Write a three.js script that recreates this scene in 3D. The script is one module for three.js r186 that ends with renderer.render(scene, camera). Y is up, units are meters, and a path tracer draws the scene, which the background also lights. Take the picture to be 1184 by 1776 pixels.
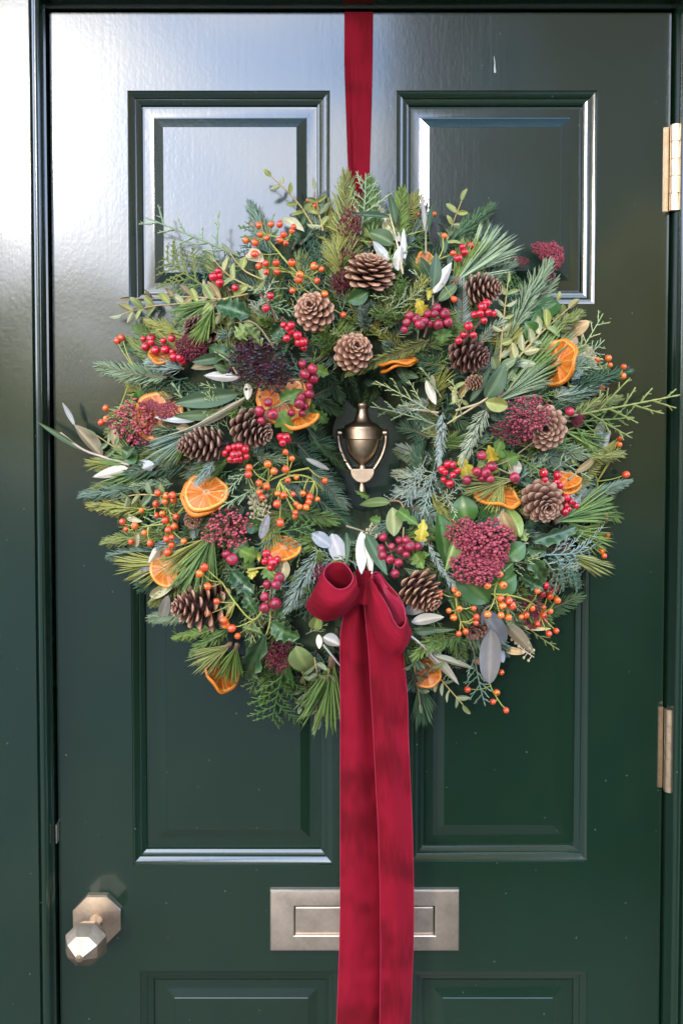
import * as THREE from 'three';
import { mergeGeometries, toCreasedNormals as creaseByCell } from 'three/addons/utils/BufferGeometryUtils.js';

// ---------------------------------------------------------------- camera, sky, sun, exposure
const scene = new THREE.Scene();
const EYE = 1.3, FOCAL = 1700, PITCH = 0.0384, CX = 592, CY = 735, HEIGHT = 1.70;   // lens measured in the photograph's pixels
const camera = new THREE.PerspectiveCamera(2 * Math.atan(888 / FOCAL) * 180 / Math.PI, 1184 / 1776, 0.05, 200);
camera.position.set(0, HEIGHT, EYE);
camera.rotation.x = -PITCH;
camera.setViewOffset(1184, 1776, 0, 888 - CY, 1184, 1776);
const renderer = new THREE.WebGLRenderer();
renderer.toneMapping = THREE.LinearToneMapping;
renderer.toneMappingExposure = 2.25;
renderer.shadowMap.enabled = true;
const SUNDIR = new THREE.Vector3(-0.37, 0.262, 1).normalize();
const sun = new THREE.DirectionalLight(new THREE.Color(1, 0.90, 0.75), 1.5);
sun.position.copy(SUNDIR).multiplyScalar(40).add(new THREE.Vector3(0, 1.6, 0));
sun.target.position.set(0, 1.6, 0);
sun.castShadow = true; sun.shadow.radius = 16; sun.shadow.mapSize.set(2048, 2048);
Object.assign(sun.shadow.camera, { left: -8, right: 8, top: 8, bottom: -8, near: 1, far: 60 });
scene.add(sun, sun.target);

// ---------------------------------------------------------------- small tools
function rng(seed) { let a = seed >>> 0; return () => { a = (a + 0x6D2B79F5) | 0; let t = Math.imul(a ^ (a >>> 15), 1 | a); t = (t + Math.imul(t ^ (t >>> 7), 61 | t)) ^ t; return ((t ^ (t >>> 14)) >>> 0) / 4294967296; }; }
const V = (x, y, z) => new THREE.Vector3(x, y, z);
const clamp = (x, a, b) => Math.min(b, Math.max(a, x)), lerp = (a, b, t) => a + (b - a) * t;
const smooth = (a, b, x) => { const t = clamp((x - a) / (b - a), 0, 1); return t * t * (3 - 2 * t); };
function hash2(x, y, s) { let h = Math.imul(x, 374761393) + Math.imul(y, 668265263) + Math.imul(s, 2147483647); h = Math.imul(h ^ (h >>> 13), 1274126177); return ((h ^ (h >>> 16)) >>> 0) / 4294967296; }
function vnoise(x, y, px, py, s) {                                   // value noise that repeats after px, py cells
  const xi = Math.floor(x), yi = Math.floor(y), fx = x - xi, fy = y - yi, u = fx * fx * (3 - 2 * fx), v = fy * fy * (3 - 2 * fy);
  const m = (n, p) => ((n % p) + p) % p, h = (i, j) => hash2(m(xi + i, px), m(yi + j, py), s);
  return lerp(lerp(h(0, 0), h(1, 0), u), lerp(h(0, 1), h(1, 1), u), v);
}
function noise3(x, y, z) {                                           // smooth value noise in space
  const xi = Math.floor(x), yi = Math.floor(y), zi = Math.floor(z), f = (t) => t * t * (3 - 2 * t), u = f(x - xi), v = f(y - yi), w = f(z - zi);
  const h = (i, j, k) => hash2(xi + i + 57 * (zi + k), yi + j, 7);
  return lerp(lerp(lerp(h(0, 0, 0), h(1, 0, 0), u), lerp(h(0, 1, 0), h(1, 1, 0), u), v), lerp(lerp(h(0, 0, 1), h(1, 0, 1), u), lerp(h(0, 1, 1), h(1, 1, 1), u), v), w);
}
function fbm3(x, y, z, n = 4) { let s = 0, a = 0.5; for (let i = 0; i < n; i++) { s += a * noise3(x, y, z); x = x * 2.03 + 11; y = y * 2.01 + 5; z = z * 2.02 + 3; a *= 0.5; } return s; }
function texture(size, fill, srgb) {                                 // fill(u, v) gives [r, g, b] in 0..1
  const d = new Uint8Array(size * size * 4);
  for (let j = 0; j < size; j++) for (let i = 0; i < size; i++) { const c = fill(i / size, j / size), k = (j * size + i) * 4; for (let q = 0; q < 3; q++) d[k + q] = clamp(Math.round(c[q] * 255), 0, 255); d[k + 3] = 255; }
  const t = new THREE.DataTexture(d, size, size, THREE.RGBAFormat);
  t.wrapS = t.wrapT = THREE.RepeatWrapping; t.magFilter = t.minFilter = THREE.LinearFilter;
  if (srgb) t.colorSpace = THREE.SRGBColorSpace;
  t.needsUpdate = true; return t;
}
// a pixel of the photograph and a distance from the door's face give a point in the place
function at(px, py, z) {
  const dx = (px - CX) / FOCAL, dy = -(py - CY) / FOCAL, c = Math.cos(PITCH), s = Math.sin(PITCH);
  const d = V(dx, dy * c - s, -c - dy * s), t = (z - EYE) / d.z;
  return V(d.x * t, HEIGHT + d.y * t, z);
}
const names = {};
function numbered(n) { const k = (names[n] = (names[n] ?? -1) + 1); return k ? n + '_' + String(k).padStart(3, '0') : n; }
function tag(o, label, category, group, kind) { Object.assign(o.userData, { label, category }); if (group) o.userData.group = group; if (kind) o.userData.kind = kind; return o; }
function thing(name, pos, label, category) { const g = new THREE.Group(); g.name = numbered(name); g.position.copy(pos); scene.add(g); return tag(g, label, category); }
function struct(name, geo, mat) { const m = new THREE.Mesh(geo, mat); m.name = numbered(name); m.userData.kind = 'structure'; scene.add(m); return m; }
// a part under its parent; geometry given in world coordinates when the parent stands at pos
function part(name, geo, mat, parent, world = true) {
  const m = new THREE.Mesh(geo, mat); m.name = name;
  if (world) { const o = V(0, 0, 0); for (let p = parent; p && p !== scene; p = p.parent) o.add(p.position); geo.translate(-o.x, -o.y, -o.z); }
  parent.add(m); return m;
}
function group(name, parent, pos) { const g = new THREE.Group(); g.name = name; if (pos) g.position.copy(pos); parent.add(g); return g; }
function orient(o, pos, dir, face) {
  const y = dir.clone().normalize(), z = face.clone().addScaledVector(y, -face.dot(y));
  if (z.lengthSq() < 1e-8) z.set(0, 0, 1).addScaledVector(y, -y.z);
  z.normalize(); const x = y.clone().cross(z);
  o.quaternion.setFromRotationMatrix(new THREE.Matrix4().makeBasis(x, y, z)); o.position.copy(pos); return o;
}
function toCreasedNormals(g, a) { g.scale(1000, 1000, 1000); const o = creaseByCell(g, a); o.scale(0.001, 0.001, 0.001); return o; }   // its cells are 1 cm wide: too coarse for mouldings
// a mesh built point by point
class Shape3 {
  constructor() { this.p = []; this.c = []; this.i = []; this.u = []; }
  v(x, y, z, c, u = 0, w = 0) { this.p.push(x, y, z); this.c.push(c[0], c[1], c[2]); this.u.push(u, w); return this.p.length / 3 - 1; }
  t(a, b, c) { this.i.push(a, b, c); }
  q(a, b, c, d) { this.i.push(a, b, c, a, c, d); }
  done(crease) {
    let g = new THREE.BufferGeometry();
    g.setAttribute('position', new THREE.Float32BufferAttribute(this.p, 3)); g.setAttribute('color', new THREE.Float32BufferAttribute(this.c, 3)); g.setAttribute('uv', new THREE.Float32BufferAttribute(this.u, 2));
    g.setIndex(this.i); g.computeVertexNormals();
    return crease ? toCreasedNormals(g, crease) : g;
  }
  // a tube along points; r(t) its radius, flat squeezes it along `up`
  tube(pts, r, col, sides = 5, flat = 1, up = null) {
    const n = pts.length, rings = [], tmp = V(0, 0, 0);
    for (let k = 0; k < n; k++) {
      const d = pts[Math.min(k + 1, n - 1)].clone().sub(pts[Math.max(k - 1, 0)]).normalize();
      const a = up ? up.clone() : (Math.abs(d.z) < 0.9 ? V(0, 0, 1) : V(1, 0, 0));
      const x = d.clone().cross(a).normalize(), z = x.clone().cross(d).normalize(), rr = typeof r === 'function' ? r(k / (n - 1)) : r, c = typeof col === 'function' ? col(k / (n - 1)) : col, ring = [];
      for (let s = 0; s < sides; s++) { const f = s / sides * Math.PI * 2; tmp.copy(pts[k]).addScaledVector(x, Math.cos(f) * rr).addScaledVector(z, Math.sin(f) * rr * flat); ring.push(this.v(tmp.x, tmp.y, tmp.z, c, s / sides, k / (n - 1))); }
      rings.push(ring);
    }
    for (let k = 0; k < n - 1; k++) for (let s = 0; s < sides; s++) { const e = (s + 1) % sides; this.q(rings[k][s], rings[k][e], rings[k + 1][e], rings[k + 1][s]); }
    for (const [k, rev] of [[0, 1], [n - 1, 0]]) for (let s = 1; s < sides - 1; s++) rev ? this.t(rings[k][0], rings[k][s + 1], rings[k][s]) : this.t(rings[k][0], rings[k][s], rings[k][s + 1]);
  }
  // a conifer needle
  needle(b, d, up, len, w, c0, c1, bend = 0.12) {
    const x = d.clone().cross(up).normalize(), z = x.clone().cross(d).normalize(), ids = [], f = [0, 0.45, 0.85], wd = [0.65, 1, 0.7];
    for (let k = 0; k < 3; k++) {
      const o = b.clone().addScaledVector(d, len * f[k]).addScaledVector(z, bend * len * f[k] * f[k]), c = k < 2 ? c0 : c1, h = w * wd[k] * 0.5;
      const q = (sx, sz) => this.v(o.x + x.x * sx + z.x * sz, o.y + x.y * sx + z.y * sz, o.z + x.z * sx + z.z * sz, c);
      ids.push([q(-h, 0), q(0, -h * 0.5), q(h, 0), q(0, h * 0.6)]);
    }
    const o = b.clone().addScaledVector(d, len).addScaledVector(z, bend * len), tip = this.v(o.x, o.y, o.z, c1);
    for (let k = 0; k < 2; k++) for (let s = 0; s < 4; s++) this.q(ids[k][s], ids[k][(s + 1) % 4], ids[k + 1][(s + 1) % 4], ids[k + 1][s]);
    for (let s = 0; s < 4; s++) this.t(ids[2][s], ids[2][(s + 1) % 4], tip);
  }
}
const jit = (c, r, k = 0.25) => { const f = 1 + (r() - 0.5) * 2 * k, h = (r() - 0.5) * k * 0.5; return [c[0] * f * (1 + h), c[1] * f, c[2] * f * (1 - h)]; };
const mixc = (a, b, t) => [lerp(a[0], b[0], t), lerp(a[1], b[1], t), lerp(a[2], b[2], t)];
function meters(geo, turn) {                                         // uv in metres, along the face's own plane
  const g = geo.index ? geo.toNonIndexed() : geo, p = g.attributes.position, n = g.attributes.normal, u = new Float32Array(p.count * 2);
  for (let i = 0; i < p.count; i++) {
    const ax = Math.abs(n.getX(i)), ay = Math.abs(n.getY(i)), az = Math.abs(n.getZ(i)), x = p.getX(i), y = p.getY(i), z = p.getZ(i);
    let a, b; if (az >= ax && az >= ay) [a, b] = [x, y]; else if (ax >= ay) [a, b] = [z + 0.37, y]; else [a, b] = [x, z + 0.53];
    u[2 * i] = turn ? b : a; u[2 * i + 1] = turn ? a : b;
  }
  g.setAttribute('uv', new THREE.BufferAttribute(u, 2)); return g;
}
function box(x0, y0, z0, x1, y1, z1) { const g = new THREE.BoxGeometry(x1 - x0, y1 - y0, z1 - z0); g.translate((x0 + x1) / 2, (y0 + y1) / 2, (z0 + z1) / 2); return g; }

// ---------------------------------------------------------------- the sky: winter blue with bright thin cloud round a low sun
{
  const W = 1024, H = 512, d = new Float32Array(W * H * 4), dir = V(0, 0, 0);
  for (let j = 0; j < H; j++) for (let i = 0; i < W; i++) {
    const up = ((j + 0.5) / H - 0.5) * Math.PI, ro = ((i + 0.5) / W - 0.5) * 2 * Math.PI;
    dir.set(Math.cos(ro) * Math.cos(up), Math.sin(up), Math.sin(ro) * Math.cos(up));
    const y = Math.max(dir.y, 0), k = 1 / (y + 0.35), cs = clamp(dir.dot(SUNDIR), -1, 1);
    let cl = smooth(0.42, 0.66, fbm3(dir.x * k * 3.1 + 4.3, dir.y * 2.2 + 1.7, dir.z * k * 3.1 + 2.9, 5));
    cl = Math.max(cl, smooth(0.35, 0.02, y) * 0.85);
    const blue = [1.35 - 0.6 * y, 2.55 - 1.2 * y, 5.2 - 2.9 * y], glow = Math.pow(Math.max(cs, 0), 16) * 2.6 + Math.pow(Math.max(cs, 0), 5) * 0.2;
    const white = [3.85 - 0.5 * y, 3.8 - 0.6 * y, 4.1 - 1.1 * y];
    const o = (j * W + i) * 4;
    for (let q = 0; q < 3; q++) d[o + q] = dir.y < 0 ? [0.2, 0.19, 0.18][q] : lerp(blue[q], white[q], cl) + glow * [1, 0.98, 0.96][q] * (0.45 + 0.55 * cl);
    d[o + 3] = 1;
  }
  const t = new THREE.DataTexture(d, W, H, THREE.RGBAFormat, THREE.FloatType);
  t.mapping = THREE.EquirectangularReflectionMapping; t.magFilter = t.minFilter = THREE.LinearFilter; t.wrapS = THREE.RepeatWrapping; t.needsUpdate = true;
  scene.background = t; scene.environment = t;
}
// ---------------------------------------------------------------- materials of the house front
const paintBump = texture(1024, (u, v) => {                          // gloss paint: orange peel, brush drags along v
  const peel = vnoise(u * 190, v * 130, 190, 130, 1) * 0.6 + vnoise(u * 95, v * 60, 95, 60, 2) * 0.5;
  const drag = vnoise(u * 240, v * 9, 240, 9, 3) * 0.30 + vnoise(u * 90, v * 5, 90, 5, 4) * 0.35;
  const wave = vnoise(u * 14, v * 8, 14, 8, 5) * 1.3;
  const s = clamp((peel + drag + wave) / 3.05, 0, 1);
  const nib = hash2(Math.floor(u * 150), Math.floor(v * 150), 9) > 0.9965 ? 0.35 : 0;
  return [s * 0.75 + nib * 0.25, 0, 0];
});
const paintMap = texture(1024, (u, v) => {
  const big = vnoise(u * 5, v * 3, 5, 3, 11) * 0.6 + vnoise(u * 21, v * 11, 21, 11, 12) * 0.4, c = 0.92 + 0.16 * (big - 0.5);
  const cell = 46, i = Math.floor(u * cell), j = Math.floor(v * cell), h = hash2(i, j, 21), r = 0.035 + 0.05 * hash2(i, j, 22);
  const dx = u * cell - i - 0.2 - 0.6 * hash2(i, j, 23), dy = v * cell - j - 0.2 - 0.6 * hash2(i, j, 24);
  const speck = h > 0.975 && dx * dx + dy * dy < r * r ? 1 : 0;       // dried specks of dust and lime
  const s = (x) => 1.055 * Math.pow(x, 1 / 2.4) - 0.055;
  return (speck ? [0.085, 0.09, 0.08] : [0.0050 * c, 0.0162 * c, 0.0082 * c]).map(s);
}, true);
function metric(t, size) { const c = t.clone(); c.repeat.set(1 / size, 1 / size); c.needsUpdate = true; return c; }
const bumpP = metric(paintBump, 0.5), mapP = metric(paintMap, 0.62);
const paint = new THREE.MeshPhysicalMaterial({ color: new THREE.Color(1, 1, 1), map: mapP, roughness: 0.22, specularIntensity: 0.6, clearcoat: 1, clearcoatRoughness: 0.11, bumpMap: bumpP, bumpScale: 0.00034 });
const brushTex = texture(512, (u, v) => { const a = vnoise(u * 6, v * 240, 6, 240, 31) * 0.6 + vnoise(u * 20, v * 500, 20, 500, 32) * 0.4; return [a, a, a]; });
const patch = texture(512, (u, v) => { const a = vnoise(u * 8, v * 8, 8, 8, 41) * 0.5 + vnoise(u * 33, v * 33, 33, 33, 42) * 0.3 + vnoise(u * 120, v * 120, 120, 120, 43) * 0.2; const q = 0.80 + 0.4 * (a - 0.5); return [q, q * 0.99, q * 0.97]; });
const bronze = new THREE.MeshPhysicalMaterial({ color: new THREE.Color(0.62, 0.475, 0.34), metalness: 1, roughness: 0.38, map: metric(patch, 0.12), bumpMap: metric(brushTex, 0.08), bumpScale: 0.00003 });
const brass = new THREE.MeshPhysicalMaterial({ color: new THREE.Color(0.66, 0.50, 0.33), metalness: 1, roughness: 0.36, map: metric(patch, 0.1), bumpMap: metric(brushTex, 0.08), bumpScale: 0.00003 });
const plateMetal = new THREE.MeshPhysicalMaterial({ color: new THREE.Color(0.72, 0.60, 0.48), metalness: 1, roughness: 0.4, map: metric(patch, 0.15), bumpMap: metric(brushTex, 0.1), bumpScale: 0.00004 });

// ---------------------------------------------------------------- the door
const xL = at(89, 300, 0).x, xR = at(1160, 300, 0).x, yT = at(592, 22, 0).y, yB = 0.02;
const door = thing('door', V((xL + xR) / 2, yB, -0.022), 'dark green gloss painted panelled front door behind the wreath', 'door');
function frameStrip(x0, y0, x1, y1, prof, last) {                    // a mitred frame: prof lists [inset, z]
  const s = new Shape3(), c = [1, 1, 1], quads = [];
  for (let side = 0; side < 4; side++) for (let k = 0; k < prof.length - 1; k++) {
    const pt = (e, m) => { const [i, z] = prof[k + m]; const a = [[x0 + i, y0 + i], [x1 - i, y0 + i], [x1 - i, y1 - i], [x0 + i, y1 - i]][(side + e) % 4]; return s.v(a[0], a[1], z, c); };
    s.q(pt(0, 0), pt(1, 0), pt(1, 1), pt(0, 1));
  }
  if (last) { const [i, z] = prof[prof.length - 1]; s.q(s.v(x0 + i, y0 + i, z, c), s.v(x1 - i, y0 + i, z, c), s.v(x1 - i, y1 - i, z, c), s.v(x0 + i, y1 - i, z, c)); }
  const g = s.done(last ? 0.12 : 0.6); g.deleteAttribute('color'); return g;
}
const rect = (ax, ay, bx, by) => { const a = at(ax, by, 0), b = at(bx, ay, 0); return [a.x, a.y, b.x, b.y]; };
const panelsAt = [rect(224, 157, 572, 530), rect(686, 157, 1035, 527), rect(231, 640, 577, 1500), rect(713, 640, 1026, 1494)];
const thirdT = at(592, 1684, 0).y;
panelsAt.push([at(243, 1684, 0).x, 0.22, at(590, 1684, 0).x, thirdT], [at(712, 1684, 0).x, 0.22, at(1018, 1684, 0).x, thirdT]);
{
  const sh = new THREE.Shape([[xL, yB], [xR, yB], [xR, yT], [xL, yT]].map((p) => new THREE.Vector2(...p)));
  for (const [x0, y0, x1, y1] of panelsAt) sh.holes.push(new THREE.Path([[x0, y0], [x0, y1], [x1, y1], [x1, y0]].map((p) => new THREE.Vector2(...p))));
  const g = new THREE.ExtrudeGeometry(sh, { depth: 0.044, bevelEnabled: false }); g.translate(0, 0, -0.044);
  part('body', meters(g), paint, door);
  const mould = [[0, 0], [0.0006, -0.0020], [0.0022, -0.0026], [0.0085, -0.0058], [0.0093, -0.0078], [0.0103, -0.0080], [0.0163, -0.0108], [0.0176, -0.0140], [0.0202, -0.0143]];
  const field = [[0.0202, -0.0136], [0.0300, -0.0136], [0.0318, -0.01345], [0.0335, -0.0131], [0.0442, -0.01095], [0.0447, -0.0106]];
  for (const r of panelsAt) {
    part('panel_moulding', meters(frameStrip(...r, mould)), paint, door);
    part('panel', meters(frameStrip(...r, field, true)), paint, door);
  }
  // a pale scratch in the paint
  const a = at(856, 98, 0.0006), b = at(858, 126, 0.0006), sc = new Shape3();
  sc.tube([a, a.clone().lerp(b, 0.35).add(V(0.0006, 0, 0)), a.clone().lerp(b, 0.7), b], (t) => 0.0004 + 0.0012 * t * t, [0.36, 0.39, 0.38], 6, 0.3);
  part('paint_chip', sc.done(), new THREE.MeshStandardMaterial({ vertexColors: true, roughness: 0.7 }), door);
}
// knob: octagonal rose, neck, eight-sided pointed knob
{
  const k = group('door_knob', door), c = at(170, 1592, 0), o = V(0, 0, 0).add(door.position); k.position.copy(c).sub(o);
  const oct = (pts, n) => { const g = new THREE.LatheGeometry(pts.map((p) => new THREE.Vector2(p[0], p[1])), n); g.rotateX(Math.PI / 2); g.rotateZ(Math.PI / 8); return n === 8 ? toCreasedNormals(g, 0.25) : g; };
  part('rose', meters(oct([[0.0345, 0.0002], [0.0352, 0.004], [0.0345, 0.0062], [0.012, 0.0105], [0.0, 0.0105]], 8)), bronze, k, false);
  part('neck', meters(oct([[0.0098, 0.009], [0.0095, 0.013], [0.0080, 0.017], [0.0078, 0.028], [0.0090, 0.034], [0.0001, 0.036]], 32)), bronze, k, false);
  const knobMetal = bronze.clone(); knobMetal.color.setRGB(0.44, 0.34, 0.235); knobMetal.roughness = 0.42;
  part('knob', meters(oct([[0.0001, 0.031], [0.011, 0.0315], [0.0195, 0.040], [0.0282, 0.059], [0.0286, 0.0605], [0.0282, 0.062], [0.0205, 0.079], [0.0050, 0.0945], [0.0001, 0.0952]], 8)), knobMetal, k, false);
}
// letter plate
{
  const l = group('letter_plate', door), [x0, y0, x1, y1] = rect(469, 1541, 795, 1646), f = rect(510, 1570, 753, 1625);
  const ix = f[0] - x0, fr = frameStrip(x0, y0, x1, y1, [[0, 0.0004], [0, 0.0035], [0.0012, 0.0052], [0.003, 0.0056], [0.0205, 0.0056], [0.0212, 0.0050], [0.0212, 0.0006]]);
  // the side bars are wider than top and bottom: stretch the inset of the sides
  const p = fr.attributes.position; for (let i = 0; i < p.count; i++) { const dx = Math.min(p.getX(i) - x0, x1 - p.getX(i)); if (dx > 0.012) { const left = p.getX(i) - x0 < x1 - p.getX(i), e = (dx - 0.003) * (ix - 0.003) / (0.0212 - 0.003) + 0.003; p.setX(i, left ? x0 + e : x1 - e); } }
  part('plate_surround', meters(fr), plateMetal, l);
  const fl = frameStrip(f[0] + 0.0012, f[1] + 0.0012, f[2] - 0.0012, f[3] - 0.0012, [[0, 0.0008], [0.0006, 0.0022], [0.0022, 0.0026]], true);
  const q = fl.attributes.position; for (let i = 0; i < q.count; i++) q.setZ(i, q.getZ(i) - 0.0012 * (q.getY(i) - f[1]) / (f[3] - f[1]));
  fl.computeVertexNormals(); part('flap', meters(fl), plateMetal, l);
  const lip = box(f[0] + 0.002, f[1] + 0.001, 0.0028, f[2] - 0.002, f[1] + 0.0062, 0.0044); part('flap_lip', meters(lip), plateMetal, l);
}
// urn knocker
{
  const k = group('door_knocker', door), c = at(627.5, 758, 0), S = 1 / 1318; k.position.copy(c).sub(door.position);
  const lathe = (rows, flat = 0.62, n = 40) => { const g = new THREE.LatheGeometry(rows.map(([r, y]) => new THREE.Vector2(Math.max(r * S, 0.00005), -(y - 758) * S)), n); g.scale(1, 1, flat); g.translate(0, 0, 0.0125); return g; };
  part('urn', meters(lathe([[0, 862], [6.5, 861], [8, 856], [7, 846], [5.2, 838], [5.4, 822], [8.2, 814], [8.6, 811], [5.6, 809], [5.4, 806], [8, 803.5], [13.5, 799.5], [19.5, 793], [24.6, 784], [28, 773], [29.4, 764], [29.6, 758]])), bronze, k, false);
  part('band', meters(toCreasedNormals(lathe([[28, 760.5], [34.6, 760.5], [35.6, 759.3], [35.6, 742.7], [34.6, 741.5], [28, 741.5]]), 0.3)), bronze, k, false);
  part('cap', meters(lathe([[31.5, 741.5], [31.5, 740], [29, 736.5], [22, 733], [14.5, 729], [10.5, 720], [9, 710], [9.6, 706], [12.4, 703], [12.4, 699], [9, 697], [6, 692], [5, 684], [6.5, 678], [6, 672], [0, 667]])), bronze, k, false);
  const h = new Shape3(), pts = []; const ctrl = new THREE.CatmullRomCurve3([[-40.5, 744, 9], [-41.2, 756, 10], [-39.5, 772, 14], [-33.5, 790, 18], [-24, 806, 21], [-15, 817, 23], [0, 822, 24], [15, 817, 23], [24, 806, 21], [33.5, 790, 18], [39.5, 772, 14], [41.2, 756, 10], [40.5, 744, 9]].map(([x, y, z]) => V(x * S, -(y - 758) * S, z / 1000)));
  h.tube(ctrl.getPoints(60), (t) => 0.0021 + 0.0010 * (1 - Math.abs(2 * t - 1)), [1, 1, 1], 10);
  const hg = h.done(); hg.deleteAttribute('color'); part('handle', meters(hg), bronze, k, false);
  for (const s of [-1, 1]) { const g = new THREE.CylinderGeometry(0.0046, 0.0046, 0.0055, 20); g.rotateZ(Math.PI / 2); g.translate(s * 38.5 * S, (758 - 750) * S, 0.0095); part('pivot', meters(g), bronze, k, false); }
  const sh = new THREE.Shape(); sh.moveTo(-19.5 * S, 0); sh.lineTo(19.5 * S, 0); sh.bezierCurveTo(21 * S, -9 * S, 13 * S, -21.5 * S, 0, -22 * S); sh.bezierCurveTo(-13 * S, -21.5 * S, -21 * S, -9 * S, -19.5 * S, 0);
  const st = new THREE.ExtrudeGeometry(sh, { depth: 0.008, bevelEnabled: true, bevelThickness: 0.0012, bevelSize: 0.0008, bevelSegments: 3, curveSegments: 24 }); st.translate(0, (758 - 812) * S, 0.019);
  part('striker', meters(st), bronze, k, false);
}
// hinges on the right edge, five knuckles each
for (const [x, y0, y1] of [[1170, 216, 366], [1159.5, 1229, 1372]]) {
  const z = 0.0115, a = at(x, y1, z), b = at(x, y0, z), hg = group('hinge', door); hg.position.copy(a).sub(door.position);
  const L = b.y - a.y, n = 5;
  for (let i = 0; i < n; i++) { const g = new THREE.LatheGeometry([[0.0001, 0.0002], [0.0071, 0.0002], [0.0073, 0.0004], [0.0073, L / n - 0.0004], [0.0071, L / n - 0.0002], [0.0001, L / n - 0.0002]].map((p) => new THREE.Vector2(...p)), 24); g.translate(0, L / n * i, 0); part('knuckle', meters(toCreasedNormals(g, 0.4)), brass, hg, false); }
  const lf = box(-0.0125, 0.001, -0.0125, -0.0062, L - 0.001, -0.0092); part('leaf_edge', meters(lf), brass, hg, false);
}
// ---------------------------------------------------------------- the door frame
const frame = thing('door_frame', V(xL, 0, 0.0), 'dark green gloss wooden door frame with a rounded bead round the door', 'door frame');
{
  const extrude = (prof, len) => { const s = new Shape3(), c = [1, 1, 1]; for (let k = 0; k < prof.length - 1; k++) { const [a, b] = [prof[k], prof[k + 1]]; s.q(s.v(a[0], 0, a[1], c), s.v(b[0], 0, b[1], c), s.v(b[0], len, b[1], c), s.v(a[0], len, a[1], c)); } const g = s.done(0.75); g.deleteAttribute('color'); return g; };
  const bead = (x, z, r, from, to, n = 10) => [...Array(n + 1)].map((_, i) => { const f = lerp(from, to, i / n); return [x + r * Math.cos(f), z + r * Math.sin(f)]; });
  const Z = 0.028, H = yT + 0.0025, r = 0.0056;
  // left jamb: board, quirk, bead, return down to the stop behind the door
  const bx = xL - 0.0105;
  const profL = [[xL - 0.0765, -0.03], [xL - 0.0765, Z - 0.002], [xL - 0.0745, Z], [bx - r - 0.0026, Z], [bx - r - 0.0020, Z - 0.0045], ...bead(bx, Z - 0.0035, r, Math.PI, 0.0), [bx + r + 0.0004, 0.012], [bx + r + 0.0026, 0.0105], [xL - 0.0028, 0.0085], [xL - 0.0028, -0.05]];
  part('jamb', meters(extrude(profL, 2.6)), paint, frame);
  const pil = [[xL - 0.30, -0.03], [xL - 0.30, Z - 0.004], [xL - 0.082, Z - 0.004], [xL - 0.0795, Z - 0.007], [xL - 0.0795, -0.03]];
  part('pilaster', meters(extrude(pil, 2.6)), paint, frame);
  const cx = xR + 0.0118, profR = [[xR + 0.0045, -0.05], [xR + 0.0045, 0.010], [cx - r, 0.013], ...bead(cx, Z - 0.0035, r, Math.PI, 0.0), [cx + r + 0.002, Z - 0.0045], [cx + r + 0.0026, Z], [xR + 0.30, Z], [xR + 0.30, -0.03]];
  part('jamb', meters(extrude(profR, 2.6)), paint, frame);
  // head between the jambs
  const hp = [[H, -0.05], [H, 0.0085], [H + 0.0030, 0.0105], [H + 0.0045, 0.013], ...bead(H + 0.0105, Z - 0.0035, r, Math.PI, 0.0), [H + 0.0181, Z - 0.0045], [H + 0.0187, Z - 0.001], [H + 0.2, Z - 0.001], [H + 0.2, -0.03]];
  const s = new Shape3(), c = [1, 1, 1], xa = bx + r - 0.0006, xb = cx - r + 0.0006;
  for (let k = 0; k < hp.length - 1; k++) { const [a, b] = [hp[k], hp[k + 1]]; s.q(s.v(xa, a[0], a[1], c), s.v(xb, a[0], a[1], c), s.v(xb, b[0], b[1], c), s.v(xa, b[0], b[1], c)); }
  const g = s.done(0.75); g.deleteAttribute('color'); part('head', meters(g, true), paint, frame);
  const kp = at(103, 1445, 0.006); part('strike_plate', meters(box(kp.x - 0.0035, kp.y - 0.0125, 0.0, kp.x - 0.0022, kp.y + 0.0125, 0.0095)), plateMetal, frame);
}
// ---------------------------------------------------------------- what stands round and across the street (the door's gloss mirrors it)
const brickTex = texture(512, (u, v) => {
  const row = Math.floor(v * 16), x = u * 5 + (row % 2) * 0.5, fx = x - Math.floor(x), fy = v * 16 - row;
  if (fx < 0.045 || fy < 0.13) return [0.55, 0.52, 0.47];
  const t = 0.75 + 0.5 * hash2(Math.floor(x) % 5, row, 61); return [0.46 * t, 0.33 * t, 0.25 * t];
}, true);
const brickMat = new THREE.MeshStandardMaterial({ map: metric(brickTex, 1.1), roughness: 0.9 });
const slate = new THREE.MeshStandardMaterial({ color: new THREE.Color(0.09, 0.09, 0.10), roughness: 0.8 });
const whiteWood = new THREE.MeshStandardMaterial({ color: new THREE.Color(0.6, 0.59, 0.56), roughness: 0.6 });
const paneMat = new THREE.MeshPhysicalMaterial({ color: new THREE.Color(0.02, 0.022, 0.025), roughness: 0.06 });
const wallThing = thing('house_wall', V(xL - 0.3, 0, -0.3), 'brick house front that the green door is set in', 'wall');
for (const b of [[-5, 0, -0.3, xL - 0.298, 7, 0.012], [xR + 0.298, 0, -0.3, 5, 7, 0.012], [xL - 0.298, yT + 0.19, -0.3, xR + 0.298, 7, 0.012], [xL - 0.298, 0, -0.3, xR + 0.298, yT + 0.19, -0.2]]) part('wall', meters(box(...b)), brickMat, wallThing);
const porch = thing('porch_canopy', V(0, 2.5, 0), 'flat porch canopy above the green door', 'canopy');
part('soffit', meters(box(xL - 0.25, 2.42, 0.03, xR + 0.25, 2.48, 0.50)), new THREE.MeshStandardMaterial({ color: new THREE.Color(0.05, 0.06, 0.055), roughness: 0.6 }), porch);
part('lead_top', meters(box(xL - 0.27, 2.48, 0.02, xR + 0.27, 2.495, 0.52)), slate, porch);
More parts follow.
